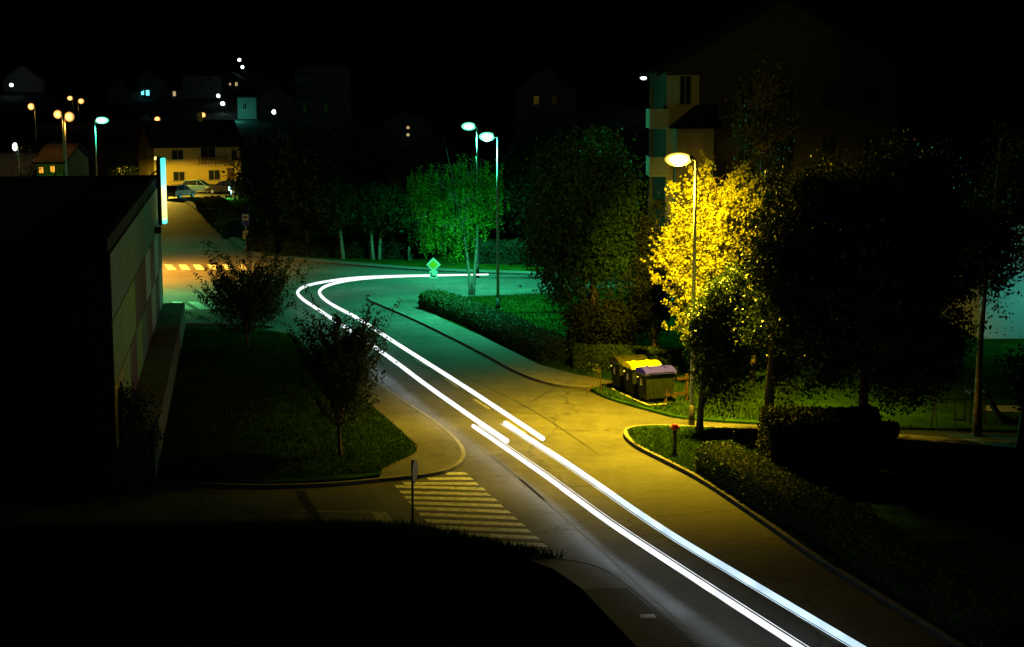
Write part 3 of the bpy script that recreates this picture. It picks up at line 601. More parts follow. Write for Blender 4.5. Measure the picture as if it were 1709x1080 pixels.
# beams of the same headlights falling on the road to the left of the trails
def beam(a, b, power, off=-0.35):
    A = Vector((*G(*a, 0.65), 0.62)); B = Vector((*G(*b, 0.65), 0.62)); c = (A+B)/2; d = (B-A); L_ = d.length; d.normalize()
    l = bpy.data.lights.new('headlight_beam', 'AREA'); l.shape = 'RECTANGLE'; l.size = L_; l.size_y = 0.12; l.energy = power; l.color = (0.7, 0.85, 1.0); l.spread = R(100)
    o = bpy.data.objects.new('headlight_beam', l); COL.objects.link(o)
    n = Vector((d.y, -d.x, 0)); n = n if n.x < 0 else -n       # towards the left side
    zl = -(n*0.5+Vector((0, 0, -0.87))).normalized(); x = d; yv = zl.cross(x)
    o.matrix_world = Matrix(((x.x, yv.x, zl.x, c.x+n.x*.3), (x.y, yv.y, zl.y, c.y+n.y*.3), (x.z, yv.z, zl.z, c.z), (0, 0, 0, 1)))
BP = [(600,562),(660,604),(708,640),(780,691),(846,736),(960,831-12),(1028,880),(1180,980),(1334,1080),(1500,1188)]
for a_, b_ in zip(BP[:-1], BP[1:]): beam(a_, b_, (2.0 if a_[1] < 950 else 0.9)*(Vector(G(*a_))-Vector(G(*b_))).length)

# ------------------------------------------------------------------ signs, posts, bins
M_WHITE = mat('white_sign', (0.75, 0.75, 0.72), .5, .05); M_YSIGN = mat('yellow_sign', (0.75, 0.55, 0.03), .45, .05)
M_BLUES = mat('blue_sign', (0.015, 0.04, 0.45), .4, .05); M_BLACK = mat('black_paint', (0.01, 0.01, 0.01), .5, .1)
M_RED = mat('red_paint', (0.45, 0.03, 0.02), .45, .15)
def pole_of(t, h, r=0.03): m = MB(); m.tube([(0,0,0),(0,0,h)], r, 10); return m.build('pole', M_METAL, t, smooth=True)
# priority sign
X, Y = G(724, 495, .12); t = thing('priority_sign', 'diamond-shaped priority road sign on a post at the pavement corner', 'road sign', (X, Y, .12), R(-3))
pole_of(t, 2.15, .042)
def diamond(m, s, y, z, mi=0, th=.012): m.prism_y([(0, z-s), (s, z), (0, z+s), (-s, z)], y-th, y, mi)
m = MB(); diamond(m, .42, -.035, 1.78+.1); pn = m.build('sign_panel', M_WHITE, t)
m = MB(); diamond(m, .27, -.05, 1.88); m.build('yellow_diamond', M_YSIGN, pn)
m = MB(); m.box((0,-.045,1.30),(.46,.02,.46)); pn = m.build('supplementary_plate', M_WHITE, t)
m = MB(); m.tube([(-.13,-.062,1.42),(-.13,-.062,1.25),(0,-.062,1.2),(.15,-.062,1.2)], .028, 6); m.build('road_layout_symbol', M_BLACK, pn)
# bus stop sign
X, Y = G(411, 419, .12); t = thing('bus_stop_sign', 'blue bus stop sign with a pale timetable below it on the far verge', 'bus stop sign', (X, Y, .12), R(8))
pole_of(t, 2.75, .035)
m = MB(); m.box((0,-.05,2.35),(.62,.03,.95)); pn = m.build('sign_panel', M_BLUES, t, bevel=.01)
m = MB(); m.box((0,-.075,2.5),(.42,.02,.42)); q = m.build('white_field', M_WHITE, pn)
m = MB(); m.box((0,-.093,2.52),(.3,.015,.13)); m.tube([(-.09,-.1,2.43),(-.09,-.088,2.43)], .035, 8); m.tube([(.09,-.1,2.43),(.09,-.088,2.43)], .035, 8); m.build('bus_symbol', M_BLACK, q)
m = MB(); m.box((0,-.05,1.2),(.42,.04,.62)); pn = m.build('timetable', mat('pale_yellow_board', (.62,.55,.35), .5, .1), t, bevel=.01)
m = MB(); m.box((0,-.073,1.28),(.2,.01,.13)); m.box((0,-.073,1.08),(.26,.01,.03)); m.box((0,-.073,1.0),(.26,.01,.03)); m.build('printed_lines', mat('grey_print', (.25,.2,.12)), pn)
# round sign seen edge on
X, Y = G(689, 892, .12); t = thing('round_sign', 'round road sign seen edge-on on a dark post beside the zebra crossing', 'road sign', (X, Y, .12), R(80))
m = MB(); m.tube([(0,0,0),(0,0,2.1)], .032, 10); m.build('pole', M_DMETAL, t, smooth=True)
m = MB(); m.tube([(0,-.05,1.78),(0,-.075,1.78)], .31, 28); pn = m.build('sign_disc', mat('weathered_sign_back', (.16,.16,.17), .5, .2), t)
m = MB()
for k in range(28):
    a, b = 2*math.pi*k/28, 2*math.pi*(k+1)/28
    m.tube([(.315*math.cos(a), -.062, 1.78+.315*math.sin(a)), (.315*math.cos(b), -.062, 1.78+.315*math.sin(b))], .018, 5)
m.build('rim', M_DMETAL, pn)
# red topped post (hydrant)
X, Y = G(1126, 757, .13); t = thing('hydrant_post', 'slim dark post with a rounded red top on the grass corner', 'hydrant', (X, Y, .13))
m = MB(); m.tube([(0,0,0),(0,0,.05)], .11, 14); m.tube([(0,0,.05),(0,0,.82)], [.07,.065], 14); m.build('post', mat('hydrant_grey', (.05,.045,.04), .5, .3), t, smooth=True)
m = MB(); m.tube([(0,0,.82),(0,0,.86),(0,0,.98),(0,0,1.03)], [.1,.105,.1,.05], 14); m.tube([(-.15,0,.9),(.15,0,.9)], .045, 10); hd = m.build('cap', M_RED, t, smooth=True)
m = MB(); m.tube([(-.17,0,.9),(-.15,0,.9)], .05, 10); m.tube([(.15,0,.9),(.17,0,.9)], .05, 10); m.build('outlet', M_METAL, hd)
# thin stakes
for px, py, h, lab in ((1224, 757, .75, 'thin dark marker stake on the grass near the hedge end'), (1594, 722, .7, 'thin marker stake on the dark grass left of the mottled birch')):
    X, Y = G(px, py, .13); t = thing('marker_stake', lab, 'stake', (X, Y, .13), 0, 'marker stakes')
    m = MB(); m.tube([(0,0,0),(0,0,h)], .022, 8); m.build('post', M_DMETAL, t); m = MB(); m.ell((0,0,h), (.04,.04,.03), 8, 6); m.build('cap', M_BLACK, t)
# wheeled waste containers
M_BODY = mat('dark_green_plastic', (0.016, 0.022, 0.008), .6, .35, spec=.1)
def bin_(label, px, py, lidmat, lid_open=False):
    X, Y = G(px, py, .12); t = thing('waste_container', label, 'waste bin', (X, Y, .18), R(20), 'wheeled waste containers')
    m = MB()
    lo = [(-.55,-.38,.14),(.55,-.38,.14),(.55,.38,.14),(-.55,.38,.14)]; hi = [(-.64,-.48,1.08),(.64,-.48,1.08),(.64,.48,1.08),(-.64,.48,1.08)]
    m.add(lo+hi, [(3,2,1,0),(0,1,5,4),(1,2,6,5),(2,3,7,6),(3,0,4,7),(4,5,6,7)])
    for k in range(5): m.box((-.44+k*.22, -.445, .62), (.05,.04,.8))
    for k in range(3): m.box((.615, -.25+k*.25, .62), (.04,.05,.75))
    b = m.build('body', M_BODY, t, bevel=.03)
    m = MB(); m.box((0,0,1.10),(1.36,1.04,.05)); m.build('rim', M_BODY, b, bevel=.015)
    # domed lid
    m = MB(); pf = [(-.5,1.13),(.5,1.13),(.5,1.18),(.36,1.29),(.12,1.35),(-.12,1.35),(-.36,1.29),(-.5,1.18)]
    vs = [(-.66, y, z) for y, z in pf]+[(.66, y, z) for y, z in pf]; n = len(pf)
    m.add(vs, [tuple(range(n-1,-1,-1)), tuple(range(n, 2*n))]+[(i, (i+1) % n, (i+1) % n+n, i+n) for i in range(n)])
    for k in (-1, 1): m.box((k*.3, 0, 1.355), (.1,.5,.02))
    ld = m.build('lid', lidmat, t, bevel=.02)
    m = MB(); m.tube([(-.5,-.56,1.2),(.5,-.56,1.2)], .02, 8); [m.tube([(k,-.5,1.17),(k,-.56,1.2)], .018, 6) for k in (-.5,.5)]; m.build('handle', M_BLACK, ld)
    for sx in (-.46, .46):
        for sy in (-.3, .3):
            m = MB(); m.tube([(sx,sy-.03,.0),(sx,sy+.03,.0)], .09, 12); m.box((sx,sy,.09),(.05,.09,.12)); m.build('wheel', M_BLACK, t)
    m = MB(); m.box((-.625,.0,.78),(.05,.1,.26)); m.build('reflector', mat('reflective_tape', (.8,.75,.7), .25, .1), b)
    m = MB(); m.tube([(-.66,.2,.95),(-.72,.2,.95)], .035, 8); m.tube([(.66,.2,.95),(.72,.2,.95)], .035, 8); m.build('trunnion', M_METAL, b)
    return t
bin_('wheeled waste container with a dark green lid, leftmost of the row', 1049, 651, mat('green_lid', (.035,.035,.01), .6, .1, spec=.1))
bin_('wheeled waste container with a bright yellow lid, middle of the row', 1071, 661, mat('yellow_lid', (.7,.62,.02), .7, .08, spec=.05))
bin_('wheeled waste container with a blue lid, rightmost of the row', 1094, 671, mat('blue_lid', (.035,.03,.95), .95, .08, spec=0.0))
# concrete edging under the bins
mb = MB(); ribbon(mb, gp([(1022,655),(1048,668),(1082,683),(1112,681)]), .14, .17); o = mb.build('edging', mat('pale_concrete', (.42,.4,.34), .8, .3)); tag(o, kind='structure')
sheet('container_pad', gp([(1024,654),(1048,666),(1082,681),(1118,679),(1130,668),(1060,640),(1030,640)]), M_PAVE, .14, .1)
# stump / post right of bins
X, Y = G(1128, 672, .1); t = thing('fence_frame', 'small wooden frame standing at the right end of the bins', 'frame', (X, Y, .1), R(-60))
M_WOOD = mat('weathered_wood', (.06,.035,.02), .85, .3)
m = MB(); m.box((0,-.5,.55),(.09,.09,1.1)); m.build('post', M_WOOD, t); m = MB(); m.box((0,.5,.55),(.09,.09,1.1)); m.build('post', M_WOOD, t)
for z in (.35,.95): m = MB(); m.box((.05,0,z),(.03,1.15,.12)); m.build('rail', M_WOOD, t)
# sapling stakes
X, Y = G(990, 658, .1); t = thing('tree_stakes', 'low crossed stakes at the foot of the staked sapling', 'stakes', (X, Y, .1))
m = MB(); m.tube([(-.3,0,0),(.0,.05,.35)], .02, 6); m.build('stake', M_WOOD, t); m = MB(); m.tube([(.35,0,0),(.25,.0,1.05)], .02, 6); m.build('stake', M_WOOD, t)
# small white sheet on the near pavement
X, Y = G(1081, 1029, .13); o = MB().box((0,0,.006),(.36,.26,.012)).box((.02,.02,.016),(.30,.2,.008)).build('paper', mat('white_paper', (.85,.85,.82), .7, .05), None, (X, Y, .127), R(4)); tag(o, 'small white sheet of paper lying on the dark near pavement', 'paper')
# dark bin by the upper street
X, Y = G(346, 356, .1); t = thing('street_bin', 'dark box-shaped bin beside the hedge of the upper street', 'bin', (X, Y, .1))
m = MB(); m.box((0,0,.5),(.9,.7,1.0), taper=1.08); m.build('body', M_BLACK, t, bevel=.03); m = MB(); m.box((0,0,1.04),(1.0,.8,.08)); m.build('lid', mat('grey_lid', (.1,.1,.1)), t, bevel=.02)

# ------------------------------------------------------------------ flat-roofed building on the left
M_NAVY = mat('dark_blue_render', (.05,.06,.1), .85, .15, 1.0); M_ROOF = mat('roof_felt', (.03,.03,.034), .9, .3, 1.0)
Yf = 82.5; far = Vector((P(272, 545, Yf).x, Yf)); nearY = 48.6; near = Vector((P(180, 420, nearY).x, nearY)); HR = 7.4
dirv = (near-far); LW = dirv.length; ang = math.atan2(dirv.y, dirv.x)
# local frame: +x along the wall towards the camera, +y away from the lawn side...
tb = thing('flat_roofed_hall', 'long dark flat-roofed hall with a coloured panel wall at far left', 'building', (far.x, far.y, 0), ang)
DW = 30.0
m = MB(); m.box((LW/2, -DW/2-.02, HR/2), (LW, DW-.04, HR)); m.build('wall', M_NAVY, tb)
m = MB(); m.box((LW/2, -DW/2, HR+.09), (LW+.1, DW, .18)); 
m.box((LW/2, -.12, HR+.3), (LW+.1, .22, .24)); m.box((.06, -DW/2, HR+.3), (.22, DW-.5, .24)); m.box((LW-.06, -DW/2, HR+.3), (.22, DW-.5, .24))
rf = m.build('roof', M_ROOF, tb)
m = MB(); m.box((5, -12.5, HR+.45), (5, 7, .6)); m.build('roof_upstand', M_ROOF, rf, bevel=.05)
m = MB(); m.tube([(20,-7,HR+.1),(20,-7,HR+.8)], .15, 10); m.tube([(20,-7,HR+.75),(20,-7,HR+.9)], .24, 10); m.build('roof_vent', M_METAL, rf)
# coloured panels
PC = [(.15,.17,.11),(.50,.40,.02),(.14,.03,.01),(.46,.50,.42),(.22,.32,.015),(.09,.24,.18)]
pm = [mat('wall_panel_%s' % n_, c, .55, .12, .7) for n_, c in zip(('grey','ochre','red','pale','olive','teal'), PC)]
nc = 9; pw = LW/nc; rows = [(1.3,3.3),(3.3,5.3),(5.3,HR-.02)]
pat = [[3,0,5],[2,3,0],[3,2,0],[2,3,5],[0,2,0],[4,2,0],[2,4,0],[4,4,0],[1,4,0]]
for i in range(nc):
    for j, (z0, z1) in enumerate(rows):
        m = MB(); m.box((pw*(i+.5), .03, (z0+z1)/2), (pw-.05, .06, z1-z0-.05)); m.build('wall_panel', pm[pat[i][j]], tb)
m = MB(); m.box((6.5, .2, 5.6), (.35,.3,.3)); m.build('wall_lamp', M_BLACK, tb)
m = MB(); m.box((LW/2-.2, .6, .65), (LW-1.2, 1.1, 1.3)); q = m.build('low_wall', mat('rough_concrete', (.15,.14,.11), .9, .35, 1.2, bump=.6, bscale=8), tb, bevel=.02)
# lit vertical sign at the corner
Ys = 80.0; ps = P(271, 375, Ys); pt_ = P(271, 262, Ys)
t = thing('illuminated_sign', 'tall narrow illuminated sign seen edge-on at the corner of the flat-roofed hall', 'sign', (ps.x, Ys, ps.z))
Hs = pt_.z-ps.z
m = MB(); m.box((-.06, 0, Hs/2), (.2, .55, Hs)); m.build('sign_case', M_BLACK, t, bevel=.04)
gm = bpy.data.materials.new('sign_glow'); gm.use_nodes = True; n_ = gm.node_tree; bb = n_.nodes['Principled BSDF']
tc = n_.nodes.new('ShaderNodeTexCoord'); sx = n_.nodes.new('ShaderNodeSeparateXYZ'); rp = n_.nodes.new('ShaderNodeValToRGB'); mr = n_.nodes.new('ShaderNodeMath'); mr.operation = 'DIVIDE'; mr.inputs[1].default_value = Hs
n_.links.new(tc.outputs['Object'], sx.inputs[0]); n_.links.new(sx.outputs['Z'], mr.inputs[0]); n_.links.new(mr.outputs[0], rp.inputs[0])
el = rp.color_ramp.elements; el[0].position = .05; el[0].color = (.1,.85,.7,1); el[1].position = .95; el[1].color = (.05,.75,.6,1)
for p_, c_ in ((.12,(.9,1,.25,1)),(.5,(1,.95,.45,1)),(.62,(.25,.9,.75,1))): e_ = el.new(p_); e_.color = c_
n_.links.new(rp.outputs[0], bb.inputs['Emission Color']); bb.inputs['Emission Strength'].default_value = 1.6
m = MB(); m.box((.13, 0, Hs/2), (.17, .45, Hs-.1)); m.build('lit_face', gm, t, bevel=.03)
m = MB(); m.tube([(-.1,.1,Hs*.82),(-1.0,.2,Hs*.62)], .04, 6); m.build('strut', M_BLACK, t)

# ------------------------------------------------------------------ houses
M_GLASS = mat('dark_glass', (.02,.025,.03), .1, .1, spec=.6); M_TILE = mat('roof_tiles', (.02,.015,.013), .8, .3, 3, bump=.6, bscale=3)
M_FRAME = mat('window_frame', (.35,.33,.3), .6, .1)
def window(parent, x, y, z, wd, h, pane=None, axis='y', lit=None, frame=None):
    m = MB(); fr = frame or M_FRAME; t_ = .07
    if axis == 'y':
        for dx, dz, a, b in ((0, h/2-t_/2, wd, t_), (0, -h/2+t_/2, wd, t_)): m.box((x+dx, y-.03, z+dz), (a, .1, b))
        for dx in (-wd/2+t_/2, wd/2-t_/2): m.box((x+dx, y-.03, z), (t_, .094, h-2*t_))
        m.box((x, y-.03, z), (.05, .09, h-2*t_)); m.box((x, y-.08, z-h/2-.04), (wd+.15, .16, .06))
        w_ = m.build('window', fr, parent); m = MB(); m.box((x, y+.0, z), (wd-.1, .05, h-.1)); m.build('pane', pane or M_GLASS, w_)
    else:
        for dz in (h/2-t_/2, -h/2+t_/2): m.box((x-.03, y, z+dz), (.1, wd, t_))
        for dy in (-wd/2+t_/2, wd/2-t_/2): m.box((x-.03, y+dy, z), (.094, t_, h-2*t_))
        w_ = m.build('window', fr, parent); m = MB(); m.box((x, y, z), (.05, wd-.1, h-.1)); m.build('pane', pane or M_GLASS, w_)
    return w_
def house(label, px, Y, wd, dp, he, hr, ridge='x', rz=0, wallm=None, roofm=None, wins=(), over=.4, z0=None, chim=None, name='house', base_extra=3.0):
    p = P(px, 200, Y); g = gz(Y) if z0 is None else z0
    t = thing(name, label, 'house', (p.x, Y, g), rz)
    wm = wallm or M_WALLH; rm = roofm or M_TILE; m = MB()
    if ridge == 'x': prof = [(0, -base_extra), (dp, -base_extra), (dp, he), (dp/2, hr), (0, he)]
    m = MB()
    if ridge == 'y':
        m.prism_y([(-wd/2, -base_extra), (wd/2, -base_extra), (wd/2, he), (0, hr), (-wd/2, he)], 0, dp)
    else:
        vs = [(-wd/2, y, z) for y, z in prof]+[(wd/2, y, z) for y, z in prof]; n = 5
        m.add(vs, [tuple(range(n-1,-1,-1)), tuple(range(n, 2*n))]+[(i, (i+1) % n, (i+1) % n+n, i+n) for i in range(n)])
    m.build('wall', wm, t)
    m = MB(); th = .18
    if ridge == 'y':
        k = (hr-he)/(wd/2)
        for s in (-1, 1):
            a = (s*(wd/2+over), he-k*over+.03); b = (0, hr+.03)
            m.prism_y([a, b, (0, hr+.03+th), (a[0], a[1]+th)] if s < 0 else [b, a, (a[0], a[1]+th), (0, hr+.03+th)], -over, dp+over)
    else:
        k = (hr-he)/(dp/2)
        for s in (-1, 1):
            y0 = dp/2+s*(dp/2+over); z_0 = he-k*over+.03
            vs = []
            for x in (-wd/2-over, wd/2+over): vs += [(x, y0, z_0), (x, dp/2, hr+.03), (x, dp/2, hr+.03+th), (x, y0, z_0+th)]
            m.add(vs, [(0,1,2,3),(7,6,5,4),(0,4,5,1),(1,5,6,2),(2,6,7,3),(3,7,4,0)])
    r_ = m.build('roof', rm, t)
    if chim: m = MB(); m.box((chim[0], chim[1], hr+.3), (.6,.6,1.6)); m.build('chimney', wm, r_)
    for w_ in wins: window(t, *w_)
    return t
M_WALLH = mat('hillside_render', (.2,.2,.19), .9, .15, .5); M_WALLD = mat('pale_render', (.5,.48,.44), .9, .12, .5); M_WALLY = mat('yellow_render', (.55,.42,.14), .9, .12, .5)
M_WALLG = mat('grey_render', (.25,.25,.25), .9, .15, .5); M_CYAN = emit('lit_window_cyan', (.15,.85,1.0), 2.2); M_AMB = emit('lit_window_orange', (1,.35,.03), 1.6)
M_WARM = emit('lit_window_warm', (1,.75,.35), .6)
# yellow house with the parked cars
Yh = 200; hy = house('yellow two-storey house with a balcony behind the parked cars', 256, Yh-2, 10.8, 8.2, 4.85, 7.6, 'x', 0, M_WALLY, M_TILE, (), .5, 0, (1.5, 4.1))
# shift so that its front left corner stands at pixel x=258, then turn it
c0 = P(258, 300, Yh-3); th_ = R(26)
hy.location = (c0.x+5.4*math.cos(th_), c0.y+5.4*math.sin(th_), 0); hy.rotation_euler = (0, 0, th_)
for wx, wz, ww, wh in ((-2.5,3.7,1.5,1.25),(-2.4,1.1,1.5,1.2),(2.0,1.15,1.5,1.3),(4.6,3.5,.8,1.4)): window(hy, wx, 0, wz, ww, wh)
window(hy, 1.3, 0, 3.75, 1.9, 1.7)
for wy, wz in ((2.2,3.7),(3.4,3.7),(2.8,1.0)): window(hy, -5.4, wy, wz, .7, 1.2, None, 'x')
m = MB(); m.box((1.6,-.65,2.45),(3.6,1.3,.16)); b_ = m.build('balcony', M_WALLD, hy)
m = MB(); m.box((1.6,-1.27,3.35),(3.6,.06,.08)); m.box((1.6,-1.27,2.75),(3.6,.05,.06))
for k in range(13): m.box((-.15+k*.29,-1.27,2.95),(.14,.04,.8))
m.box((-.17,-.65,3.3),(.05,1.3,.06)); m.build('railing', mat('wood_rail', (.2,.12,.05), .8, .2), b_)
m = MB(); m.box((4.1,-.04,1.0),(.9,.06,2.0)); m.build('door', mat('brown_door', (.08,.05,.03)), hy)
m = MB(); m.tube([(-5.35,-.07,0),(-5.35,-.07,4.6)], .05, 6); m.build('downpipe', M_METAL, hy)

def sash(px0, px1, py0, py1, Y, g): # window rectangle from pixels for a front facade at depth Y
    a, b = P(px0, py0, Y), P(px1, py1, Y); return ((a.x+b.x)/2, (a.z+b.z)/2-g, abs(b.x-a.x), abs(a.z-b.z))
def facade(label, px0, px1, ypk, yeave, Y, dp=9, ridge='y', wallm=None, wins=(), **kw):
    g = gz(Y); pc = (px0+px1)/2; x = P(pc, 200, Y).x; wd = (px1-px0)/F*Y; he = P(pc, yeave, Y).z-g; hr = P(pc, ypk, Y).z-g
    ws = []
    for q in wins:
        cx_, cz_, ww, wh = sash(q[0], q[1], q[2], q[3], Y, g); ws.append((cx_-x, 0, cz_, ww, wh, q[4] if len(q) > 4 else None))
    return house(label, pc, Y, wd, dp, he, hr, ridge, 0, wallm, None, ws, .35, None, **kw)
facade('small white gabled house at the far left of the hillside', 8, 75, 108, 134, 345, wins=((27,31,122,129),(40,44,121,128)))
facade('dim grey gabled house left of the house with cyan windows', 182, 220, 128, 150, 320, wallm=M_WALLG, wins=((195,200,148,154),))
facade('dark gabled house with lit cyan windows on the hillside', 222, 283, 115, 143, 330, wallm=M_WALLG, wins=((235,241,150,159,M_CYAN),(243,250,150,160,M_CYAN),(240,245,128,135),(253,258,128,135)))
facade('pale three-storey house behind the middle orange lamp', 307, 370, 112, 126, 330, wallm=M_WALLH, ridge='x', wins=((327,333,127,134),(347,353,127,134),(332,337,144,151),(350,355,144,151)))
facade('house with a teal lit side wall on the hillside', 397, 428, 156, 163, 290, wallm=M_WALLH, ridge='x', wins=((405,412,172,183),))
facade('dim gabled house right of the teal lit wall', 432, 492, 143, 165, 285, wallm=M_WALLG, wins=((452,457,160,166),(468,473,160,166)))
facade('tiny house with two warm lit windows high on the hillside', 372, 404, 122, 133, 345, wallm=M_WALLG, wins=((382,386,138,143,M_WARM),(392,397,137,144,M_WARM)))
facade('low building with a dark lit garage beside the cyan windowed house', 285, 306, 149, 151, 328, wallm=M_WALLH, ridge='x', wins=((288,294,152,161,M_WARM),))
facade('low house with two orange lit windows beyond the flat roof', 58, 102, 246, 272, 150, wallm=M_WALLY, ridge='x', wins=((64,74,278,290,M_AMB),(83,93,276,289,M_AMB)))
facade('dim grey block at the far left beyond the flat roof', -40, 60, 240, 254, 160, wallm=M_WALLG, ridge='x')
facade('dim multi-storey block behind the teal lamp at left', 180, 232, 188, 198, 262, wallm=M_WALLG, ridge='x', wins=((188,194,212,222),(203,209,212,222),(188,194,236,246),(203,209,236,246)))
facade('dim gabled house on the hill behind the huge broad tree', 862, 962, 110, 152, 250, wallm=M_WALLG, wins=((890,900,160,175),(920,930,160,175)))
hb = facade('dim apartment block with stacked balconies right of the yellow house', 494, 585, 103, 110, 232, wallm=M_WALLH, ridge='x', wins=((505,512,140,158),(505,512,170,188),(540,548,140,158),(540,548,170,188)))
x0 = -3.8
for z in (5.0, 8.0, 11.0): m = MB(); m.box((-2.6, -.6, z), (2.4,1.2,.15)); m.box((-2.6,-1.17,z+.5),(2.4,.05,.9)); m.build('balcony', M_WALLG, hb)
facade('unlit house on the hillside above the hedge row', 640, 720, 185, 205, 245, wallm=M_WALLG, wins=((678,684,210,216,M_WARM),(678,684,222,228,M_WARM)))
# green bush and shrubs beyond the flat roof
def bush(label, px, py, Y, r, n, m_, seed, name='bush'):
    p = P(px, py, Y); rng = np.random.default_rng(seed); g = gz(Y)
    t = thing(name, label, 'bush', (p.x, Y, g)); d = rng.normal(size=(n, 3)); d /= np.linalg.norm(d, axis=1)[:, None]
    rr = (rng.random(n)**.4)[:, None]; q = d*rr*np.array([r, r*.8, (p.z-g)*.55])+np.array([0, 0, (p.z-g)*.5])
    leaf_mesh('foliage', q, .25, m_, t, seed); m = MB(); m.tube([(0,0,0),(0,0,(p.z-g)*.6)], .08, 6); m.build('stem', M_BARK, t); return t
b1 = bush('bright green lit bush under the orange lit windows', 92, 287, 140, 1.4, 900, M_LEAF_B, 200)
light('garden_light', (b1.location.x, b1.location.y-2.2, 5.0), 260, (.1, 1, .15), None, .1)
bush('dull round tree left of the yellow house', 205, 266, 178, 1.7, 1500, M_LEAF_D, 201)
bush('small palm-like tree by the white lamp at far left', 45, 238, 150, 1.6, 500, M_LEAF_D, 202)
# teal lamp-lit wall
q = P(404, 182, 287); light('wall_light', (q.x-1.0, 286, q.z-.9), 260, (.12, 1.0, .75), None, .1)

# apartment house behind the yellow lamp
Ya = 88.0
def ax(px): return P(px, 200, Ya).x
xL, xR = ax(1112), ax(1500); cxA = (xL+xR)/2; WA = xR-xL; zE = P(1112, 118, Ya).z; zP = P(1300, 2, Ya).z
ta = thing('apartment_house', 'tall gabled apartment house behind the yellow lamp with balconies at its left end', 'house', (cxA, Ya, 0))
m = MB(); m.prism_y([(-WA/2, -1), (WA/2, -1), (WA/2, zE), (0, zP), (-WA/2, zE)], 0, 11); m.build('wall', mat('house_render', (.06,.06,.055), .9, .15, .4), ta)
m = MB(); k = (zP-zE)/(WA/2)
for s in (-1, 1):
    a = (s*(WA/2+.6), zE-k*.6+.03); b = (0, zP+.03)
    m.prism_y([a, b, (0, zP+.25), (a[0], a[1]+.22)] if s < 0 else [b, a, (a[0], a[1]+.22), (0, zP+.25)], -.7, 11.5)
m.build('roof', M_TILE, ta)
def awin(px0, px1, py0, py1, y=0.0, par=ta):
    a, b = P(px0, py0, Ya+y), P(px1, py1, Ya+y); return window(par, (a.x+b.x)/2-cxA, y, (a.z+b.z)/2, b.x-a.x, a.z-b.z, frame=mat('dull_frame', (.08,.08,.075)))
a, b = P(1113, 118, Ya), P(1167, 118, Ya)
m = MB(); m.box(((a.x+b.x)/2-cxA, -.04, (a.z-.25)/2), (b.x-a.x, .09, a.z-.25)); m.build('end_wall', mat('pale_end_wall', (.5,.5,.42), .9, .12, .5), ta)
a, b = P(1133, 125, Ya), P(1154, 176, Ya); window(ta, (a.x+b.x)/2-cxA, -.1, (a.z+b.z)/2, b.x-a.x, a.z-b.z)
for px in (1230, 1300, 1370, 1440):
    for py in (140, 225, 310): awin(px, px+26, py, py+46)
# bay with its lean-to roof
bx0, bx1 = ax(1124)-cxA, ax(1186)-cxA; zB = P(1150, 213, Ya-1.6).z
m = MB(); m.box(((bx0+bx1)/2, -.8, zB/2), (bx1-bx0, 1.6, zB)); bay = m.build('bay', mat('bay_render', (.3,.28,.26), .9, .15, .4), ta)
m = MB(); zt_ = zB+1.2
m.add([(bx0-.35,-2.0,zB-.05),(bx1+.35,-2.0,zB-.05),(bx1+.35,-.02,zB-.05),(bx0-.35,-.02,zB-.05),(bx1+.35,-.02,zt_),(bx0+1.2,-.02,zt_)], [(0,1,4,5),(1,2,4),(2,3,5,4),(3,0,5),(3,2,1,0)])
m.build('bay_roof', M_TILE, ta)
a, b = P(1131, 219, Ya-1.6), P(1174, 268, Ya-1.6)
window(ta, (a.x+b.x)/2-cxA, -1.6, (a.z+b.z)/2, b.x-a.x, a.z-b.z, pane=mat('curtained_window', (.42,.36,.3), .7, .25, 3))
for py in (182, 262):
    a, b = P(1084, py, Ya-.5), P(1116, py+27, Ya-.5)
    m = MB(); m.box(((a.x+b.x)/2-cxA, .5, b.z-.1), (b.x-a.x, 2.4, .18)); m.box(((a.x+b.x)/2-cxA, -.67, (a.z+b.z)/2), (b.x-a.x, .06, a.z-b.z)); m.box((a.x-cxA+.02, .5, (a.z+b.z)/2), (.06, 2.3, a.z-b.z-.01)); m.build('balcony', mat('balcony_panel', (.6,.62,.55), .8, .1), ta)
m = MB(); m.box((ax(1086)-cxA, -.6, 6.2), (.16,.16,12.4)); m.build('balcony_post', mat('balcony_post', (.16,.16,.15)), ta)

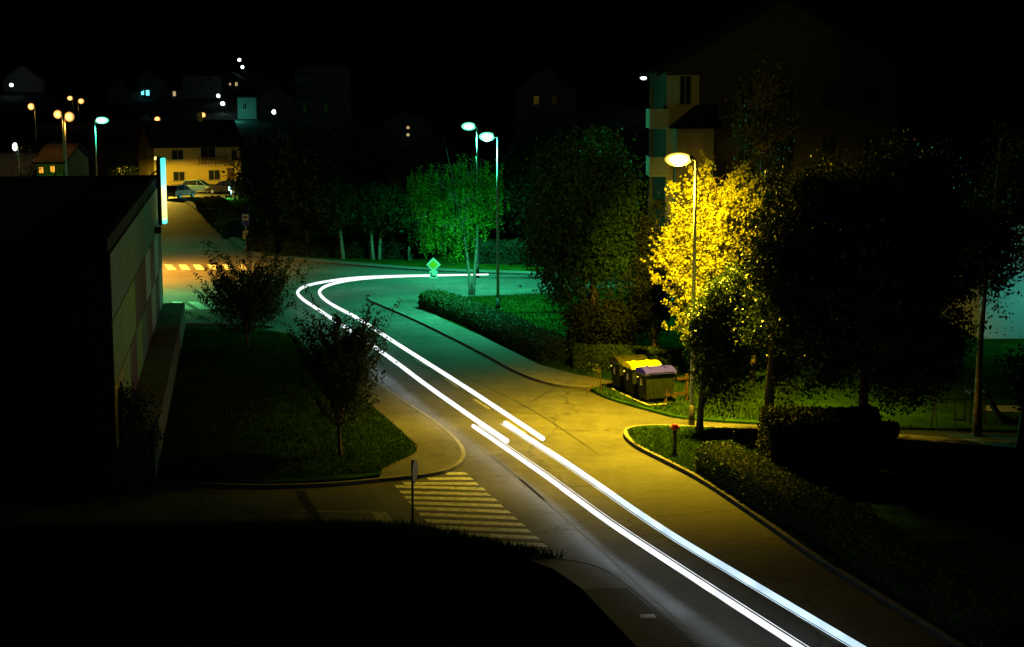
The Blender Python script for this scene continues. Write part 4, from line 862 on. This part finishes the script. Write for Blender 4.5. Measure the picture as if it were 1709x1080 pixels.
# ------------------------------------------------------------------ parked cars
def car(label, x, y, rz, paint, L_=4.1, wagon=True, tail=False, z=0.02):
    t = thing('parked_car', label, 'car', (x, y, z), rz, 'cars parked by the yellow house')
    h = .78
    prof = [(-L_/2,.28),(L_/2,.28),(L_/2+.02,.5),(L_/2-.1,.72),(L_/2-.95,.92),(L_/2-1.0,.92),(-L_/2+.25,.96),(-L_/2+.02,.85),(-L_/2-.03,.5)]
    m = MB(); m.prism_y(prof, -.85, .85); b = m.build('body', paint, t, bevel=.07)
    top = [(L_/2-1.05,.9),(L_/2-1.75,1.42),(0.0,1.5),(-L_/2+.75,1.43),(-L_/2+.2,.9)]
    m = MB(); vs = [(x_, -.8 if z_ < 1 else -.62, z_) for x_, z_ in top]+[(x_, .8 if z_ < 1 else .62, z_) for x_, z_ in top]
    m.add(vs, [(4,3,2,1,0)[::-1], (5,6,7,8,9)[::-1]]+[((i+1) % 5, i, i+5, (i+1) % 5+5) for i in range(5)]); m.build('cabin', M_GLASS, t, bevel=.03)
    m = MB(); m.prism_y([(L_/2-1.78,1.43),(-L_/2+.72,1.45),(0,1.53)][::-1] if False else [(-L_/2+.72,1.44),(L_/2-1.78,1.43),(0.0,1.53)], -.6, .6)
    for s in (-1, 1):
        for a_, c_ in (((L_/2-1.02,.92),(L_/2-1.75,1.44)), ((.05,.92),(.0,1.5)), ((-L_/2+.2,.92),(-L_/2+.75,1.45))):
            m.tube([(a_[0], s*.81, a_[1]), (c_[0], s*.63, c_[1])], .04, 6)
    m.build('roof', paint, t)
    for sx in (-L_/2+.75, L_/2-.8):
        for sy in (-.84, .84):
            m = MB(); m.tube([(sx, sy-.1*np.sign(sy), .31), (sx, sy+.03*np.sign(sy), .31)], .31, 18); w_ = m.build('wheel', M_BLACK, t)
            m = MB(); m.tube([(sx, sy+.03*np.sign(sy), .31), (sx, sy+.05*np.sign(sy), .31)], .19, 12); m.build('rim', M_METAL, w_)
    for s in (-1, 1):
        m = MB(); m.box((L_/2-.08, s*.6, .68), (.16,.34,.16)); m.build('headlight', mat('lens', (.7,.7,.7), .1, .05), t)
        m = MB(); m.box((-L_/2+.02, s*.7, .8), (.1,.2,.3)); m.build('tail_light', mat('tail_lens', (.5,.03,.02), .15, .05), t)
    m = MB(); m.box((-L_/2-.04, 0, .55), (.03,.5,.12)); m.build('number_plate', M_WHITE, t)
    return t
X, Y = G(333, 322); car('pale silver blue hatchback parked side-on in front of the yellow house', X, Y-.5, R(-4), mat('silver_paint', (.32,.55,.62), .3, .03, metal=.3, coat=.5), 4.1)
X, Y = G(300, 331); car('gold estate car parked tail towards the camera beside the lit sign', X, Y, R(68), mat('gold_paint', (.42,.33,.2), .3, .03, metal=.3, coat=.5), 4.0)
X, Y = G(378, 324); car('dark car parked half hidden by the trees right of the silver one', X, Y, R(160), mat('dark_paint', (.04,.03,.03), .3, .03, coat=.5), 4.2)

# ------------------------------------------------------------------ playground at the right
Xs, Ys2 = G(1668, 706, .1)
t = thing('playground_slide', 'dark playground slide on the green lawn at the right edge', 'slide', (Xs, Ys2, .1))
def sl(px, py): p = P(px, py, Ys2); return (p.x-Xs, p.z-.1)
a, b, c_ = sl(1642, 650), sl(1668, 694), sl(1690, 702)
m = MB()
for y in (-.3, .3): m.tube([(a[0], y, a[1]), ((a[0]+b[0])/2, y, (a[1]+b[1])/2-.02), (b[0], y, b[1]), (c_[0], y, c_[1])], .06, 6)
vs = [(a[0],-.3,a[1]-.04),(a[0],.3,a[1]-.04),(b[0],.3,b[1]-.04),(b[0],-.3,b[1]-.04),(c_[0],.3,c_[1]-.04),(c_[0],-.3,c_[1]-.04)]
vs += [(x, y, z-.12) for x, y, z in vs]
m.add(vs, [(0,3,2,1),(3,5,4,2),(6,7,8,9),(9,8,10,11),(0,6,9,3),(3,9,11,5),(1,2,8,7),(2,4,10,8),(0,1,7,6),(5,11,10,4)]); m.build('chute', mat('slide_plastic', (.06,.03,.03), .4, .2), t)
m = MB(); m.box((a[0]-.3,0,a[1]-.1),(.6,.7,.06)); m.build('platform', M_DMETAL, t)
for x in (a[0]-.55, a[0]-.02):
    for y in (-.33,.33): m = MB(); m.tube([(x,y,0),(x,y,a[1]+.3)], .03, 6); m.build('post', M_DMETAL, t)
Xg, Yg = G(1600, 716, .1); t = thing('swing_frame', 'thin swing frame on the dim lawn behind the mottled birch', 'swing', (Xg, Yg, .1))
m = MB()
for x in (-.9, .9): m.tube([(x,-.4,0),(x,0,1.1)], .025, 6); m.tube([(x,.4,0),(x,0,1.1)], .025, 6)
m.tube([(-.95,0,1.1),(.95,0,1.1)], .025, 6); m.build('frame', M_DMETAL, t)
m = MB(); m.box((0,0,.35),(.4,.16,.04)); m.tube([(-.17,0,.35),(-.17,0,1.1)], .01, 4); m.tube([(.17,0,.35),(.17,0,1.1)], .01, 4); m.build('swing_seat', M_DMETAL, t)
# pale building behind the playground
Yp = 78.0; x0, x1 = P(1632, 600, Yp).x, P(2000, 600, Yp).x; z1 = P(1670, 603, Yp).z; z2 = P(1670, 470, Yp).z
t = thing('plinth_building', 'pale building with a grey base behind the playground at the right edge', 'building', ((x0+x1)/2, Yp, 0))
m = MB(); m.box((0, 5, z2/2+z1/2+1.5), (x1-x0, 10, z2-z1+3)); m.build('wall', M_WALLD, t); m = MB(); m.box((0, 5-.1, z1/2), (x1-x0+.2, 10.2, z1)); m.build('plinth', mat('plinth_render', (.13,.14,.14), .9, .15, .5), t)
m = MB(); m.box((0, 5, z2+3.4), (x1-x0+1.2, 11.2, .3)); m.build('roof', M_TILE, t)
q = P(1735, 560, Yp-3.2); street_lamp('street lamp glowing teal beyond the right edge of the photo', q.x+1.2, Yp-3.2, 0.1, 4.6, .2, (.05, .9, .75), 380, ang=math.pi, cone=170)
mb = MB(); sheet('playground_paving', gp([(1640,690),(1720,694),(1900,700),(1900,688),(1720,682),(1640,681)]), mat('pale_paving', (.3,.3,.28)), .112)
